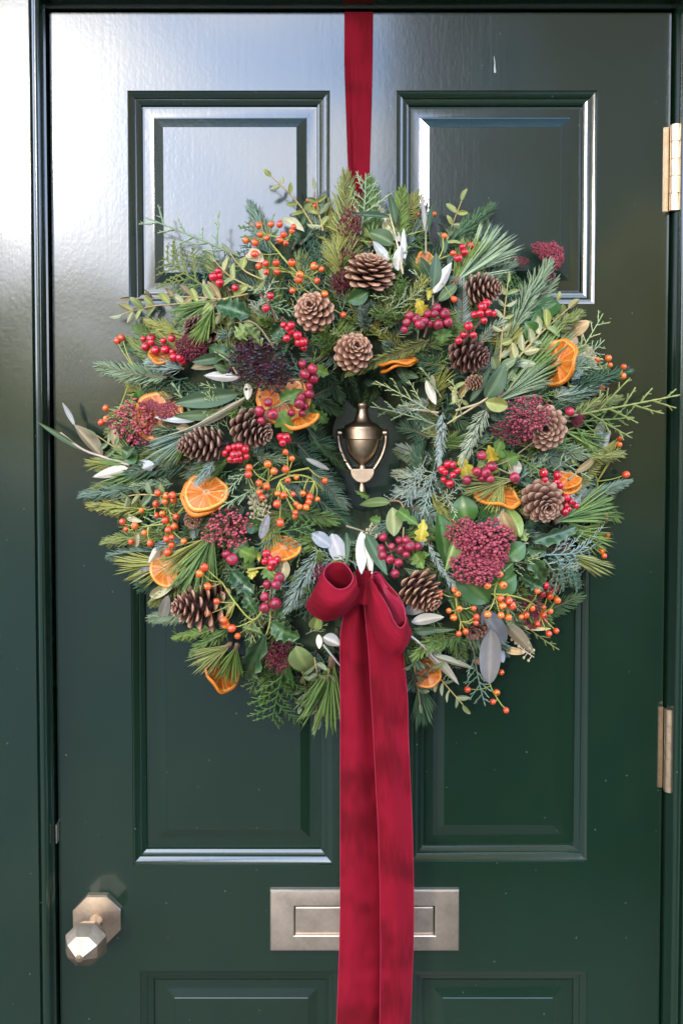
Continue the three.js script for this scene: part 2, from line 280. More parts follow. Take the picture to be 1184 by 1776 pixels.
const pave = texture(512, (u, v) => { const i = Math.floor(u * 4), j = Math.floor(v * 4), fx = u * 4 - i, fy = v * 4 - j, t = 0.9 + 0.25 * (hash2(i, j, 71) - 0.5) + 0.15 * (vnoise(u * 90, v * 90, 90, 90, 72) - 0.5); return fx < 0.02 || fy < 0.02 ? [0.3, 0.29, 0.27] : [0.38 * t, 0.345 * t, 0.30 * t]; }, true);
struct('pavement', meters(box(-30, -0.1, -0.3, 30, 0.0, 3.2)), new THREE.MeshStandardMaterial({ map: metric(pave, 2.4), roughness: 0.85 }));
struct('road', meters(box(-60, -0.35, 3.2, 60, -0.11, 60)), new THREE.MeshStandardMaterial({ color: new THREE.Color(0.07, 0.066, 0.060), roughness: 0.85 }));
function house(x0, x1, z, h, label, cols) {
  const t = thing('terraced_house', V((x0 + x1) / 2, -0.11, z), label, 'house');
  part('wall', meters(box(x0, -0.11, z, x1, h, z + 7)), brickMat, t);
  const s = new Shape3(), c = [1, 1, 1], P = (x, y, zz) => s.v(x, y, zz, c), e = 0.3;
  s.q(P(x0 - e, h, z - e), P(x1 + e, h, z - e), P(x1 + e, h + 2.2, z + 3.5), P(x0 - e, h + 2.2, z + 3.5)); s.q(P(x0 - e, h + 2.2, z + 3.5), P(x1 + e, h + 2.2, z + 3.5), P(x1 + e, h, z + 7 + e), P(x0 - e, h, z + 7 + e));
  s.t(P(x0 - e, h, z - e), P(x0 - e, h + 2.2, z + 3.5), P(x0 - e, h, z + 7 + e)); s.t(P(x1 + e, h, z - e), P(x1 + e, h, z + 7 + e), P(x1 + e, h + 2.2, z + 3.5)); s.q(P(x0 - e, h - 0.004, z - e), P(x0 - e, h - 0.004, z + 7 + e), P(x1 + e, h - 0.004, z + 7 + e), P(x1 + e, h - 0.004, z - e));
  const g = s.done(0.1); g.deleteAttribute('color'); part('roof', g, slate, t);
  for (let f = 0; f < 3; f++) for (let k = 0; k < cols; k++) {
    const wx = lerp(x0, x1, (k + 0.5) / cols), wy = 0.9 + f * 3;
    const w = part('window', meters(mergeGeometries([box(wx - 0.6, wy, z - 0.05, wx - 0.5, wy + 1.7, z - 0.002), box(wx + 0.5, wy, z - 0.05, wx + 0.6, wy + 1.7, z - 0.002), box(wx - 0.5, wy, z - 0.05, wx + 0.5, wy + 0.1, z - 0.002), box(wx - 0.5, wy + 1.6, z - 0.05, wx + 0.5, wy + 1.7, z - 0.002), box(wx - 0.5, wy + 0.8, z - 0.05, wx + 0.5, wy + 0.88, z - 0.002)])), whiteWood, t);
    const p = new THREE.Mesh(box(wx - 0.5, wy + 0.1, z - 0.02, wx + 0.5, wy + 1.6, z - 0.004), paneMat); p.name = 'pane'; p.geometry.translate(-t.position.x, -t.position.y, -t.position.z); w.add(p);
  }
}
house(1.2, 20, 18, 12.2, 'tall brick terraced house across the street, beside the gap with the yellow hedge', 5);
house(-10.6, -7.0, 11.5, 9.8, 'narrow brick house across the street, on the far side of the gap', 2);
// hedge and trees in the gap: leaf-sized faces through the crown
function leafMass(cx, cy, cz, rx, ry, rz, n, seed, c0) {
  const r = rng(seed), s = new Shape3();
  for (let i = 0; i < n; i++) {
    const a = r() * 6.283, u = r() * 2 - 1, q = Math.cbrt(0.35 + 0.65 * r()), b = Math.sqrt(1 - u * u), lump = 0.78 + 0.4 * noise3(Math.cos(a) * b * 2.5 + seed, u * 2.5, Math.sin(a) * b * 2.5);
    const p = V(cx + rx * q * lump * b * Math.cos(a), cy + ry * q * lump * u, cz + rz * q * lump * b * Math.sin(a)), d = V(r() - 0.5, r() - 0.5, r() - 0.5).normalize(), e = V(r() - 0.5, r() - 0.5, r() - 0.5).cross(d).normalize(), w = 0.05 + 0.05 * r(), c = jit(c0, r, 0.4);
    const A = (x, y) => { const o = p.clone().addScaledVector(d, x).addScaledVector(e, y); return s.v(o.x, o.y, o.z, c); };
    s.q(A(-w * 1.6, 0), A(0, -w), A(w * 1.6, 0), A(0, w));
  }
  return s.done();
}
const leafStd = new THREE.MeshPhysicalMaterial({ vertexColors: true, roughness: 1, transmission: 0.75, thickness: 0 });
const bark = new THREE.MeshStandardMaterial({ color: new THREE.Color(0.11, 0.085, 0.065), roughness: 0.95 });
for (const [x, z, h, w, c, label] of [[-6.4, 14, 2.95, 1.5, [0.80, 0.66, 0.10], 'golden hedge tree in the gap, nearest the lower house'], [-4.2, 14.6, 3.1, 1.6, [0.78, 0.65, 0.10], 'golden hedge tree, second in the gap from the lower house'], [-1.9, 15.2, 3.0, 1.6, [0.45, 0.44, 0.14], 'yellow-green hedge tree in the middle of the gap'], [3.15, 9, 2.9, 0.9, [0.72, 0.52, 0.14], 'small yellow-leaved street tree before the tall brick house'], [0.0, 16, 2.9, 1.4, [0.30, 0.32, 0.10], 'olive green hedge tree beside the tall house']]) {
  const t = thing('garden_tree', V(x, -0.11, z), label, 'tree'), s = new Shape3();
  s.tube([V(x, -0.11, z), V(x + 0.05, h * 0.4, z), V(x - 0.05, h * 0.75, z)], (q) => 0.12 - 0.06 * q, [1, 1, 1], 8); const tg = s.done(); tg.deleteAttribute('color');
  part('trunk', tg, bark, t); part('crown', leafMass(x, h * 0.62, z, w, h * 0.55, w * 0.5, 1700, Math.round(x * 10 + 200), c), leafStd, t);
}
// clipped dark hedge beside the path, on the right of someone leaving the house
{
  const t = thing('front_hedge', V(2.0, 0, 2.5), 'clipped dark green hedge beside the front path', 'hedge'), r = rng(4242), s = new Shape3();
  for (let i = 0; i < 16000; i++) {
    const f = r(), p = f < 0.35 ? V(lerp(0.25, 4, r()), lerp(0.02, 0.95, r()), lerp(2.0, 3.1, r())) : f < 0.6 ? V(lerp(0.25, 4, r()), lerp(0.02, 0.95, r()), 2.0 + 0.06 * r()) : f < 0.8 ? V(lerp(0.25, 4, r()), 0.95 - 0.06 * r(), lerp(2.0, 3.1, r())) : V(0.25 + 0.06 * r(), lerp(0.02, 0.95, r()), lerp(2.0, 3.1, r()));
    const d = V(r() - 0.5, r() - 0.5, r() - 0.5).normalize(), e = V(r() - 0.5, r() - 0.5, r() - 0.5).cross(d).normalize(), w = 0.018 + 0.014 * r(), c = jit([0.035, 0.065, 0.030], r, 0.4), A = (x, y) => { const o = p.clone().addScaledVector(d, x).addScaledVector(e, y); return s.v(o.x, o.y, o.z, c); };
    s.q(A(-w * 1.6, 0), A(0, -w), A(w * 1.6, 0), A(0, w));
  }
  part('foliage', s.done(), new THREE.MeshStandardMaterial({ vertexColors: true, roughness: 0.7 }), t).userData.kind = 'stuff';
}
// ---------------------------------------------------------------- the wreath: where its surface lies
const WC = at(610, 778, 0.05), HC = at(636, 788, 0.06);
function bulge(x, y) {                                               // height of the ring's surface above the door
  const dx = (x - HC.x) / 0.040, dy = (y - HC.y) / 0.072, din = (Math.hypot(dx, dy) - 1) * 0.055, dout = 0.305 - Math.hypot(x - WC.x, y - WC.y);
  if (din <= 0 || dout <= 0) return 0.018;
  const s = clamp(din / (din + dout), 0, 1);
  return 0.018 + 0.112 * Math.sqrt(Math.max(0, 1 - Math.pow(Math.abs(2 * s - 1), 2.4)));
}
function on(px, py, lift = 0) { let z = 0.1, p; for (let k = 0; k < 6; k++) { p = at(px, py, z); z = lerp(z, bulge(p.x, p.y) + lift, 0.7); } return at(px, py, Math.max(z, 0.006)); }
function outward(p) {                                                // the way the surface faces there
  const e = 0.012, gx = (bulge(p.x + e, p.y) - bulge(p.x - e, p.y)) / (2 * e), gy = (bulge(p.x, p.y + e) - bulge(p.x, p.y - e)) / (2 * e);
  return V(-clamp(gx, -1.2, 1.2), -clamp(gy, -1.2, 1.2), 1).normalize();
}
const wreath = thing('wreath', V(WC.x, WC.y, 0), 'large round wreath of evergreen sprigs, pine cones, berries and dried orange slices', 'wreath');
const R = rng(20231);
const local = (p) => p.clone().sub(wreath.position);

// ---------------------------------------------------------------- plant materials
const grain = texture(256, (u, v) => { const a = vnoise(u * 24, v * 24, 24, 24, 51) * 0.5 + vnoise(u * 90, v * 90, 90, 90, 52) * 0.5; return [a, a, a]; });
const plant = (rough, tint = [1, 1, 1], more = {}) => new THREE.MeshPhysicalMaterial({ vertexColors: true, color: new THREE.Color(...tint), roughness: rough, specularIntensity: 0.4, ...more });
const M = {
  needle: [plant(0.55), plant(0.55, [1.18, 1.10, 0.85]), plant(0.55, [0.84, 0.89, 0.85])],
  stem: plant(0.75),
  leaf: [plant(0.5), plant(0.5, [1.12, 1.06, 0.9]), plant(0.5, [0.85, 0.9, 0.95])],
  gloss: [plant(0.36, [1, 1, 1], { clearcoat: 0.25, clearcoatRoughness: 0.2 }), plant(0.4, [1.15, 1.12, 0.9], { clearcoat: 0.2, clearcoatRoughness: 0.25 })],
  cone: [plant(0.72, [1, 1, 1], { bumpMap: grain, bumpScale: 0.0004 }), plant(0.72, [0.66, 0.58, 0.62], { bumpMap: grain, bumpScale: 0.0004 }), plant(0.72, [1.18, 1.08, 0.98], { bumpMap: grain, bumpScale: 0.0004 })],
  berry: plant(0.28, [1, 1, 1], { clearcoat: 0.7, clearcoatRoughness: 0.12 }),
  haw: plant(0.36, [1, 1, 1], { clearcoat: 0.35, clearcoatRoughness: 0.25 }),
  bud: [plant(0.5), plant(0.5, [0.5, 0.35, 0.45]), plant(0.5, [1.35, 1.45, 1.25])],
  orange: plant(0.45, [0.86, 0.80, 0.78], { clearcoat: 0.35, clearcoatRoughness: 0.3, bumpMap: grain, bumpScale: 0.0006 }),
  elder: plant(0.42, [1, 1, 1], { specularIntensity: 0.7 }), moss: plant(0.95),
};
const COL = {
  blue: [[0.070, 0.122, 0.080], [0.170, 0.220, 0.155]], silver: [[0.150, 0.200, 0.168], [0.280, 0.315, 0.262]], yellow: [[0.112, 0.135, 0.030], [0.225, 0.230, 0.074]],
  dark: [[0.020, 0.052, 0.030], [0.065, 0.115, 0.058]], green: [[0.045, 0.100, 0.026], [0.140, 0.200, 0.052]], pale: [[0.150, 0.210, 0.120], [0.260, 0.310, 0.160]],
};

// ---------------------------------------------------------------- makers of sprigs (local: along +Y, showing +Z; lengths in metres)
function firGeo(L, kind, col, seed, nl = 0.017) {
  const r = rng(seed), s = new Shape3(), [c0, c1] = COL[col], twig = new Shape3(), n = Math.round(L * (kind === 'brush' ? 2000 : kind === 'comb' ? 1050 : 1350)), bx = (r() - 0.5) * 0.25, bz = 0.1 + 0.15 * r();
  const axis = (t) => V(bx * L * t * t, L * t, bz * L * (t * t - t) * 0.6), pts = [...Array(7)].map((_, i) => axis(i / 6));
  twig.tube(pts, (t) => 0.0019 * (1 - 0.6 * t), [0.10, 0.075, 0.045], 5);
  for (let i = 0; i < n; i++) {
    const t = 0.03 + 0.97 * (i + r() * 0.8) / n, b = axis(t); let f;
    if (kind === 'flat') f = (i % 2 ? 1 : -1) * (0.75 + 0.95 * r());               // two ranks, parted along the middle
    else if (kind === 'comb') f = (i % 2 ? 1 : -1) * (1.2 + 0.45 * r());
    else f = (r() - 0.5) * 4.4;
    const rad = V(Math.sin(f), 0, Math.cos(f)), a = lerp(kind === 'brush' ? 1.0 : 1.15, 0.45, Math.pow(t, 2.2)) + (r() - 0.5) * 0.28;
    const d = V(rad.x * Math.sin(a), Math.cos(a), rad.z * Math.sin(a)).normalize(), up = V(0, 1, 0).addScaledVector(d, -d.y).add(V(0, 0, 0.25)).normalize();
    const len = nl * (0.78 + 0.35 * r()) * (t > 0.8 ? lerp(1, 0.6, (t - 0.8) / 0.2) : t < 0.1 ? 0.75 : 1), c = jit(mixc(c0, c1, r() * 0.5 + 0.35 * t), r, 0.18);
    s.needle(b, d, up, len, kind === 'brush' ? 0.0021 : 0.0023, c, mixc(c, c1, 0.6), 0.18 + 0.15 * r());
  }
  return { needles: s.done(), twig: twig.done() };
}
function pineGeo(L, col, seed, n = 46, spread = 0.42) {
  const r = rng(seed), s = new Shape3(), twig = new Shape3(), [c0, c1] = COL[col];
  twig.tube([V(0, 0, 0), V(0, L * 0.2, 0), V(0, L * 0.36, 0)], (t) => 0.0026 * (1 - 0.5 * t), [0.14, 0.085, 0.05], 6);
  for (let i = 0; i < n; i++) {
    const t = r(), b = V(0, L * 0.36 * t, 0.001), f = r() * 6.283, a = (0.08 + spread * Math.sqrt(r())) * (1.1 - 0.35 * t), d = V(Math.sin(a) * Math.cos(f), Math.cos(a), Math.sin(a) * Math.sin(f) * 0.55 + 0.05).normalize();
    for (let k = 0; k < 2; k++) { const e = d.clone().add(V((r() - 0.5) * 0.09, 0, (r() - 0.5) * 0.09)).normalize(), c = jit(mixc(c0, c1, r()), r, 0.2); s.needle(b, e, V(0, 0, 1), L * (0.55 + 0.16 * r()), 0.00125, c, mixc(c, c1, 0.5), (r() - 0.5) * 0.16); }
  }
  return { needles: s.done(), twig: twig.done() };
}
function juniperGeo(L, col, seed, dense = 1, flat = 0.5) {
  const r = rng(seed), s = new Shape3(), [c0, c1] = COL[col];
  const shoot = (b, d, up, len, rad, depth) => {
    const side = d.clone().cross(up).normalize(), n = Math.max(5, Math.round(len / 0.0036)), bend = (r() - 0.5) * 0.5, pts = [];
    for (let k = 0; k <= n; k++) { const t = k / n; pts.push(b.clone().addScaledVector(d, len * t).addScaledVector(side, bend * len * t * t * 0.35).addScaledVector(up, 0.10 * len * t * t)); }
    const ca = jit(c0, r, 0.15), cb = jit(c1, r, 0.15);
    s.tube(pts, (t) => rad * (1 - 0.45 * t) * (Math.round(t * n) % 2 ? 1.25 : 0.72), (t) => mixc(depth ? ca : mixc(ca, [0.14, 0.10, 0.055], 0.6 * (1 - t)), cb, t), 5);
    if (depth < 2) {
      const m = Math.round(len / (depth ? 0.0060 : 0.0078) * dense);
      for (let i = 0; i < m; i++) {
        const t = (depth ? 0.22 : 0.14) + 0.8 * (i + r() * 0.5) / m, sg = i % 2 ? 1 : -1, p = b.clone().addScaledVector(d, len * t).addScaledVector(side, bend * len * t * t * 0.35).addScaledVector(up, 0.10 * len * t * t);
        const f = 0.42 + 0.42 * r(), e = d.clone().multiplyScalar(Math.cos(f)).addScaledVector(side, sg * Math.sin(f)).addScaledVector(up, (r() - 0.5) * (1 - flat)).normalize();
        shoot(p, e, up, len * (depth ? 0.30 : 0.36) * (1.05 - 0.6 * t) * (0.5 + 0.8 * r()), rad * 0.82, depth + 1);
      }
    }
  };
  shoot(V(0, 0, 0), V(0, 1, 0), V(0, 0, 1), L, 0.00095, 0);
  return s.done();
}
function cedarGeo(L, col, seed) {
  const r = rng(seed), s = new Shape3(), [c0, c1] = COL[col], up = V(0, 0, 1);
  const shoot = (b, d, len, w, depth) => {
    const side = d.clone().cross(up).normalize(), n = Math.max(3, Math.round(len / 0.0032)), bend = (r() - 0.5) * 0.25, droop = 0.10 + 0.12 * r(), at2 = (t) => b.clone().addScaledVector(d, len * t).addScaledVector(side, bend * len * t * t * 0.4).addScaledVector(up, -droop * len * t * t), c = jit(c0, r, 0.16);
    s.tube([...Array(n + 1)].map((_, k) => at2(k / n)), (t) => w * (1 - 0.55 * t) * (Math.round(t * n) % 2 ? 1.2 : 0.8), (t) => mixc(c, c1, t * t * 0.9), 4, 0.45, up);
    if (depth < 2) {
      const m = Math.round(len / (depth ? 0.0036 : 0.0074));
      for (let i = 0; i < m; i++) { const t = 0.08 + 0.88 * (i + 0.5) / m, sg = i % 2 ? 1 : -1, f = 0.50 + 0.22 * r(), e = d.clone().multiplyScalar(Math.cos(f)).addScaledVector(side, sg * Math.sin(f)).addScaledVector(up, (r() - 0.5) * 0.14).normalize(); shoot(at2(t), e, len * (depth ? 0.20 : 0.46) * Math.sin(Math.PI * (0.28 + 0.66 * t)) * (0.65 + 0.6 * r()), w * 0.9, depth + 1); }
    }
  };
  shoot(V(0, 0, 0), V(0, 1, 0), L, 0.0011, 0);
  return s.done();
}
// a leaf one unit long and one wide; w(t) gives half its width, teeth lift its edge
const OUT = {
  olive: (t) => 0.5 * Math.pow(Math.sin(Math.PI * Math.pow(t, 0.85)), 0.8), oval: (t) => 0.5 * Math.pow(Math.sin(Math.PI * Math.pow(t, 0.9)), 0.62), skimmia: (t) => 0.5 * Math.pow(Math.sin(Math.PI * Math.pow(t, 1.25)), 0.75), spear: (t) => 0.5 * Math.pow(Math.sin(Math.PI * Math.pow(t, 0.7)), 0.9),
};
function leafGeo(kind, top, under, seed, { fold = 0.15, curl = 0.12, wave = 0.03, rows = 12 } = {}) {
  const r = rng(seed), s = new Shape3(), n = kind === 'holly' ? 24 : kind === 'lobed' ? 26 : rows, th = 0.012, sk = (r() - 0.5) * 0.12, ph = r() * 6;
  const half = (t, sg) => {
    if (kind === 'holly') { const b = 0.44 * Math.pow(Math.sin(Math.PI * Math.pow(t, 0.95)), 0.6), k = (t * 4.5 + (sg > 0 ? 0 : 0.2)) % 1; return b * (0.66 + 0.55 * Math.pow(Math.abs(k - 0.5) * 2, 2.2)); }
    if (kind === 'lobed') { const b = Math.pow(Math.sin(Math.PI * Math.pow(t, 0.75)), 0.5), k = (t * 3.2 + 0.15) % 1; return 0.5 * b * (1 - 0.45 * t) * (0.55 + 0.6 * Math.sin(Math.PI * k) * (0.9 + 0.1 * Math.sin(k * 25))) + (t < 0.2 ? 0 : 0.02); }
    return OUT[kind](t);
  };
  const cols = 7, sheet = (side) => {
    const ids = [];
    for (let k = 0; k <= n; k++) {
      const t = k / n, row = [];
      for (let q = 0; q < cols; q++) {
        const e = (q / (cols - 1)) * 2 - 1, hw = half(t, e), x = e * hw + sk * t * t, spine = kind === 'holly' ? Math.pow(Math.abs(Math.sin(t * 14 + (e > 0 ? 0 : 1))), 2) * 0.12 * Math.pow(Math.abs(e), 3) * Math.sin(Math.PI * t) : 0;
        const z = fold * Math.abs(e) * hw * 1.6 + curl * (t - t * t) * 1.6 - curl * t * t * 0.7 + wave * Math.sin(t * 9 + ph + e) * Math.abs(e) + spine + side * th * (1 - e * e) * (t > 0 && t < 1 ? 1 : 0);
        const vein = q === 3 ? 1 : 0, base = side > 0 ? top : under, edge = kind === 'holly' && Math.abs(e) > 0.95 ? 1 : 0;
        let c = mixc(base, [base[0] * 1.5 + 0.05, base[1] * 1.35 + 0.05, base[2] * 1.3 + 0.025], vein * 0.75 + edge * 0.9);
        c = jit(c, r, 0.07); row.push(s.v(x, t, z, c, q / (cols - 1) * 0.4, t));
      }
      ids.push(row);
    }
    for (let k = 0; k < n; k++) for (let q = 0; q < cols - 1; q++) side > 0 ? s.q(ids[k][q], ids[k][q + 1], ids[k + 1][q + 1], ids[k + 1][q]) : s.q(ids[k][q], ids[k + 1][q], ids[k + 1][q + 1], ids[k][q + 1]);
  };
  sheet(1); sheet(-1); return s.done();
}
const LEAF = {
  olive: ['olive', [0.048, 0.080, 0.040], [0.38, 0.365, 0.315], 'leaf'], eucalyptus: ['oval', [0.165, 0.185, 0.060], [0.22, 0.22, 0.11], 'leaf'], gum: ['oval', [0.25, 0.245, 0.235], [0.28, 0.27, 0.255], 'leaf'], holly: ['holly', [0.020, 0.055, 0.020], [0.11, 0.15, 0.05], 'gloss'],
  skimmia: ['skimmia', [0.028, 0.075, 0.018], [0.12, 0.17, 0.05], 'gloss'], hawthorn: ['lobed', [0.070, 0.125, 0.025], [0.14, 0.18, 0.07], 'leaf'], golden: ['lobed', [0.29, 0.235, 0.03], [0.30, 0.25, 0.06], 'leaf'], cream: ['olive', [0.40, 0.35, 0.20], [0.42, 0.37, 0.23], 'leaf'],
  brown: ['olive', [0.17, 0.125, 0.06], [0.22, 0.18, 0.11], 'leaf'], dry: ['oval', [0.42, 0.31, 0.20], [0.42, 0.31, 0.20], 'leaf'], lime: ['spear', [0.125, 0.165, 0.055], [0.17, 0.195, 0.10], 'leaf'], small: ['oval', [0.105, 0.135, 0.060], [0.17, 0.19, 0.10], 'leaf'],
};
const leafCache = {};
function leafMesh(sp, k) {
  const [kind, a, b, mat] = LEAF[sp], v = k % 4, key = sp + v;
  if (!leafCache[key]) leafCache[key] = leafGeo(kind, a, b, 900 + v * 17 + sp.length * 101, { fold: [0.22, 0.08, 0.32, 0.14][v] * (sp === 'gum' ? 0.3 : 1), curl: [0.10, 0.22, -0.06, 0.16][v] * (sp === 'gum' ? 0.5 : 1), wave: kind === 'holly' ? 0.06 : 0.025 });
  const m = new THREE.Mesh(leafCache[key], M[mat][k % M[mat].length]); m.name = ({ olive: 'olive_leaf', brown: 'olive_leaf', cream: 'olive_leaf', gum: 'gum_leaf', eucalyptus: 'eucalyptus_leaf', small: 'eucalyptus_leaf', holly: 'holly_leaf', skimmia: 'skimmia_leaf', hawthorn: 'hawthorn_leaf', golden: 'hawthorn_leaf' })[sp] ?? 'leaf'; return m;
}
const PX = 1 / 1440;                                                 // metres to a pixel at the wreath
let leafNo = 0;
// a leaf from its foot to its tip (pixels); back shows its underside, roll turns it about its midrib
function leaf(parent, sp, x0, y0, x1, y1, w, { l0 = 0.014, l1 = 0.024, back = false, roll = 0 } = {}) {
  const a = on(x0, y0, l0), b = on(x1, y1, l1), d = b.clone().sub(a), L = d.length(), m = leafMesh(sp, leafNo++);
  const f = outward(a.clone().lerp(b, 0.5)).multiplyScalar(0.6).add(V(0, 0, 0.7)).normalize(); d.normalize(); f.applyAxisAngle(d, roll + (R() - 0.5) * 0.5); if (back) f.negate();
  m.scale.set(w * PX * 1.06, L, Math.min(L, w * PX * 1.7)); orient(m, a, d, f); m.position.sub(wreath.position).sub(parent === wreath ? V(0, 0, 0) : parent.position); parent.add(m); return m;
}
function stemTube(s, pts, r0, r1, col) { const c = pts.length > 2 ? new THREE.CatmullRomCurve3(pts).getPoints(pts.length * 5) : [pts[0], pts[0].clone().lerp(pts[1], 0.5), pts[1]]; s.tube(c, (t) => lerp(r0, r1, t), col, 6); }

// moss-covered straw ring that carries it all
{
  const s = new Shape3(), ids = [], n = 90, m = 16;
  for (let i = 0; i <= n; i++) {
    const a = i / n * Math.PI * 2, row = [];
    for (let k = 0; k <= m; k++) {
      const q = k / m, inn = V(HC.x + 0.047 * Math.cos(a), HC.y + 0.080 * Math.sin(a), 0), out = V(WC.x + 0.285 * Math.cos(a), WC.y + 0.285 * Math.sin(a), 0), p = inn.lerp(out, q);
      const z = k === 0 || k === m ? 0.004 : bulge(p.x, p.y) - 0.022 + 0.016 * (fbm3(p.x * 60, p.y * 60, 3) - 0.5), c = jit([0.030, 0.042, 0.022], R, 0.5);
      row.push(s.v(p.x, p.y, Math.max(z, 0.004), c));
    }
    ids.push(row);
  }
  for (let i = 0; i < n; i++) for (let k = 0; k < m; k++) s.q(ids[i][k], ids[i + 1][k], ids[i + 1][k + 1], ids[i][k + 1]);
  part('moss_ring', s.done(), M.moss, wreath);
}

// ---------------------------------------------------------------- evergreen sprigs
const protoCache = {};
function proto(key, make) { return protoCache[key] ??= make(); }
const wreathPos = wreath.position;
function putSprig(name, geos, mat, a, b, roll, size) {
  const d = b.clone().sub(a), g = new THREE.Group(); g.name = name;
  const f = outward(a.clone().lerp(b, 0.5)).add(V(0, 0, 0.5)).normalize().applyAxisAngle(d.clone().normalize(), roll);
  orient(g, a.clone().sub(wreathPos), d, f); g.scale.setScalar(d.length() / size);
  const nd = new THREE.Mesh(geos.needles, mat); nd.name = 'needles'; nd.userData.kind = 'stuff'; const tw = new THREE.Mesh(geos.twig, M.stem); tw.name = 'twig';
  g.add(nd, tw); wreath.add(g); return g;
}
function putSpray(name, geo, mat, a, b, roll, size) {
  const m = new THREE.Mesh(geo, mat), d = b.clone().sub(a); m.name = name;
  const f = outward(a.clone().lerp(b, 0.5)).add(V(0, 0, 0.5)).normalize().applyAxisAngle(d.clone().normalize(), roll);
  orient(m, a.clone().sub(wreathPos), d, f); m.scale.setScalar(d.length() / size); wreath.add(m); return m;
}
let sprigNo = 0;
function fir(x0, y0, x1, y1, kind, col, l0 = 0.006, l1 = 0.018, roll = 0, thick = 1) {
  const k = sprigNo++ % 3, a = on(x0, y0, l0), b = on(x1, y1, l1), len = a.distanceTo(b), L = len < 0.05 ? 0.045 : len < 0.085 ? 0.07 : 0.11;
  return putSprig('fir_sprig', proto(`fir${kind}${col}${L}${k}${thick}`, () => firGeo(L, kind, col, 31 + k * 7 + Math.round(L * 1000), 0.0165 * thick)), M.needle[sprigNo % 3], a, b, roll + (R() - 0.5) * 0.4, L);
}
function pine(x0, y0, x1, y1, col, l0 = 0.010, l1 = 0.026, n = 42, spread = 0.42) {
  const k = sprigNo++ % 3, a = on(x0, y0, l0), b = on(x1, y1, l1);
  return putSprig('pine_sprig', proto(`pine${col}${k}${n}${spread}`, () => pineGeo(0.07, col, 71 + k * 5, n, spread)), M.needle[sprigNo % 2], a, b, (R() - 0.5) * 0.5, 0.066);
}
function juniper(x0, y0, x1, y1, col, l0 = 0.010, l1 = 0.024, dense = 1) {
  const k = sprigNo++ % 4, a = on(x0, y0, l0), b = on(x1, y1, l1), len = a.distanceTo(b), L = len < 0.06 ? 0.05 : 0.085;
  return putSpray('juniper_sprig', proto(`jun${col}${k}${L}${dense}`, () => juniperGeo(L, col, 131 + k * 9, dense)), M.needle[sprigNo % 3], a, b, (R() - 0.5) * 0.5, L);
}
function cedar(x0, y0, x1, y1, col, l0 = 0.008, l1 = 0.020, roll = 0) {
  const k = sprigNo++ % 3, a = on(x0, y0, l0), b = on(x1, y1, l1), len = a.distanceTo(b), L = len < 0.06 ? 0.05 : 0.08;
  return putSpray('cedar_frond', proto(`ced${col}${k}${L}`, () => cedarGeo(L, col, 171 + k * 9)), M.needle[sprigNo % 3], a, b, roll + (R() - 0.5) * 0.3, L);
}
// the bed of fir under everything, laid round the ring
{
  const r = rng(77), kinds = ['flat', 'brush', 'flat', 'comb'], cols = ['blue', 'dark', 'dark', 'blue', 'green', 'dark', 'blue', 'yellow'];
  let made = 0;
  for (const [count, s0, s1, len0, len1, lift] of [[74, 0.62, 0.92, 70, 110, -0.006], [66, 0.30, 0.66, 60, 95, -0.004], [34, 0.10, 0.34, 50, 75, -0.004]]) for (let i = 0; i < count; i++) {
    const a = (i + 0.5 + (r() - 0.5) * 0.8) / count * Math.PI * 2, q = lerp(s0, s1, r()), inn = [638 + 62 * Math.cos(a), 788 + 105 * Math.sin(a)], out = [610 + 418 * Math.cos(a), 778 + 418 * Math.sin(a)];
    const x = lerp(inn[0], out[0], q), y = lerp(inn[1], out[1], q), len = lerp(len0, len1, r());
    let h = a + (r() - 0.5) * 1.5; if (count === 34) h = a + Math.PI * (r() < 0.5 ? 1 : 0) * 0.9 + (r() - 0.5) * 1.8 + (r() < 0.5 ? 1.4 : -1.4) * 0.5;
    const x1 = x + Math.cos(h) * len, y1 = y + Math.sin(h) * len;
    const hx = (x1 - 638) / 43, hy = (y1 - 785) / 86; if (hx * hx + hy * hy < 1) continue;
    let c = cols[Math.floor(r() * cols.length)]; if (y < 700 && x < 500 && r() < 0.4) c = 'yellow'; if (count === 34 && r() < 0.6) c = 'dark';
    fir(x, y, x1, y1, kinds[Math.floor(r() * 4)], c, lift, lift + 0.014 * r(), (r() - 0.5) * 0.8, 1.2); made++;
  }
}
{
  const r = rng(991), cols = ['green', 'blue', 'dark', 'green', 'silver', 'blue'];
  for (let i = 0; i < 38; i++) { const a = (i + r()) / 38 * 6.283, q = 0.2 + 0.55 * r(), x = lerp(638 + 62 * Math.cos(a), 608 + 405 * Math.cos(a), q), y = lerp(788 + 105 * Math.sin(a), 776 + 405 * Math.sin(a), q), h = r() * 6.283, l = 26 + 22 * r(); fir(x, y, x + Math.cos(h) * l, y + Math.sin(h) * l, 'brush', cols[i % 6], 0.0, 0.022); }
}
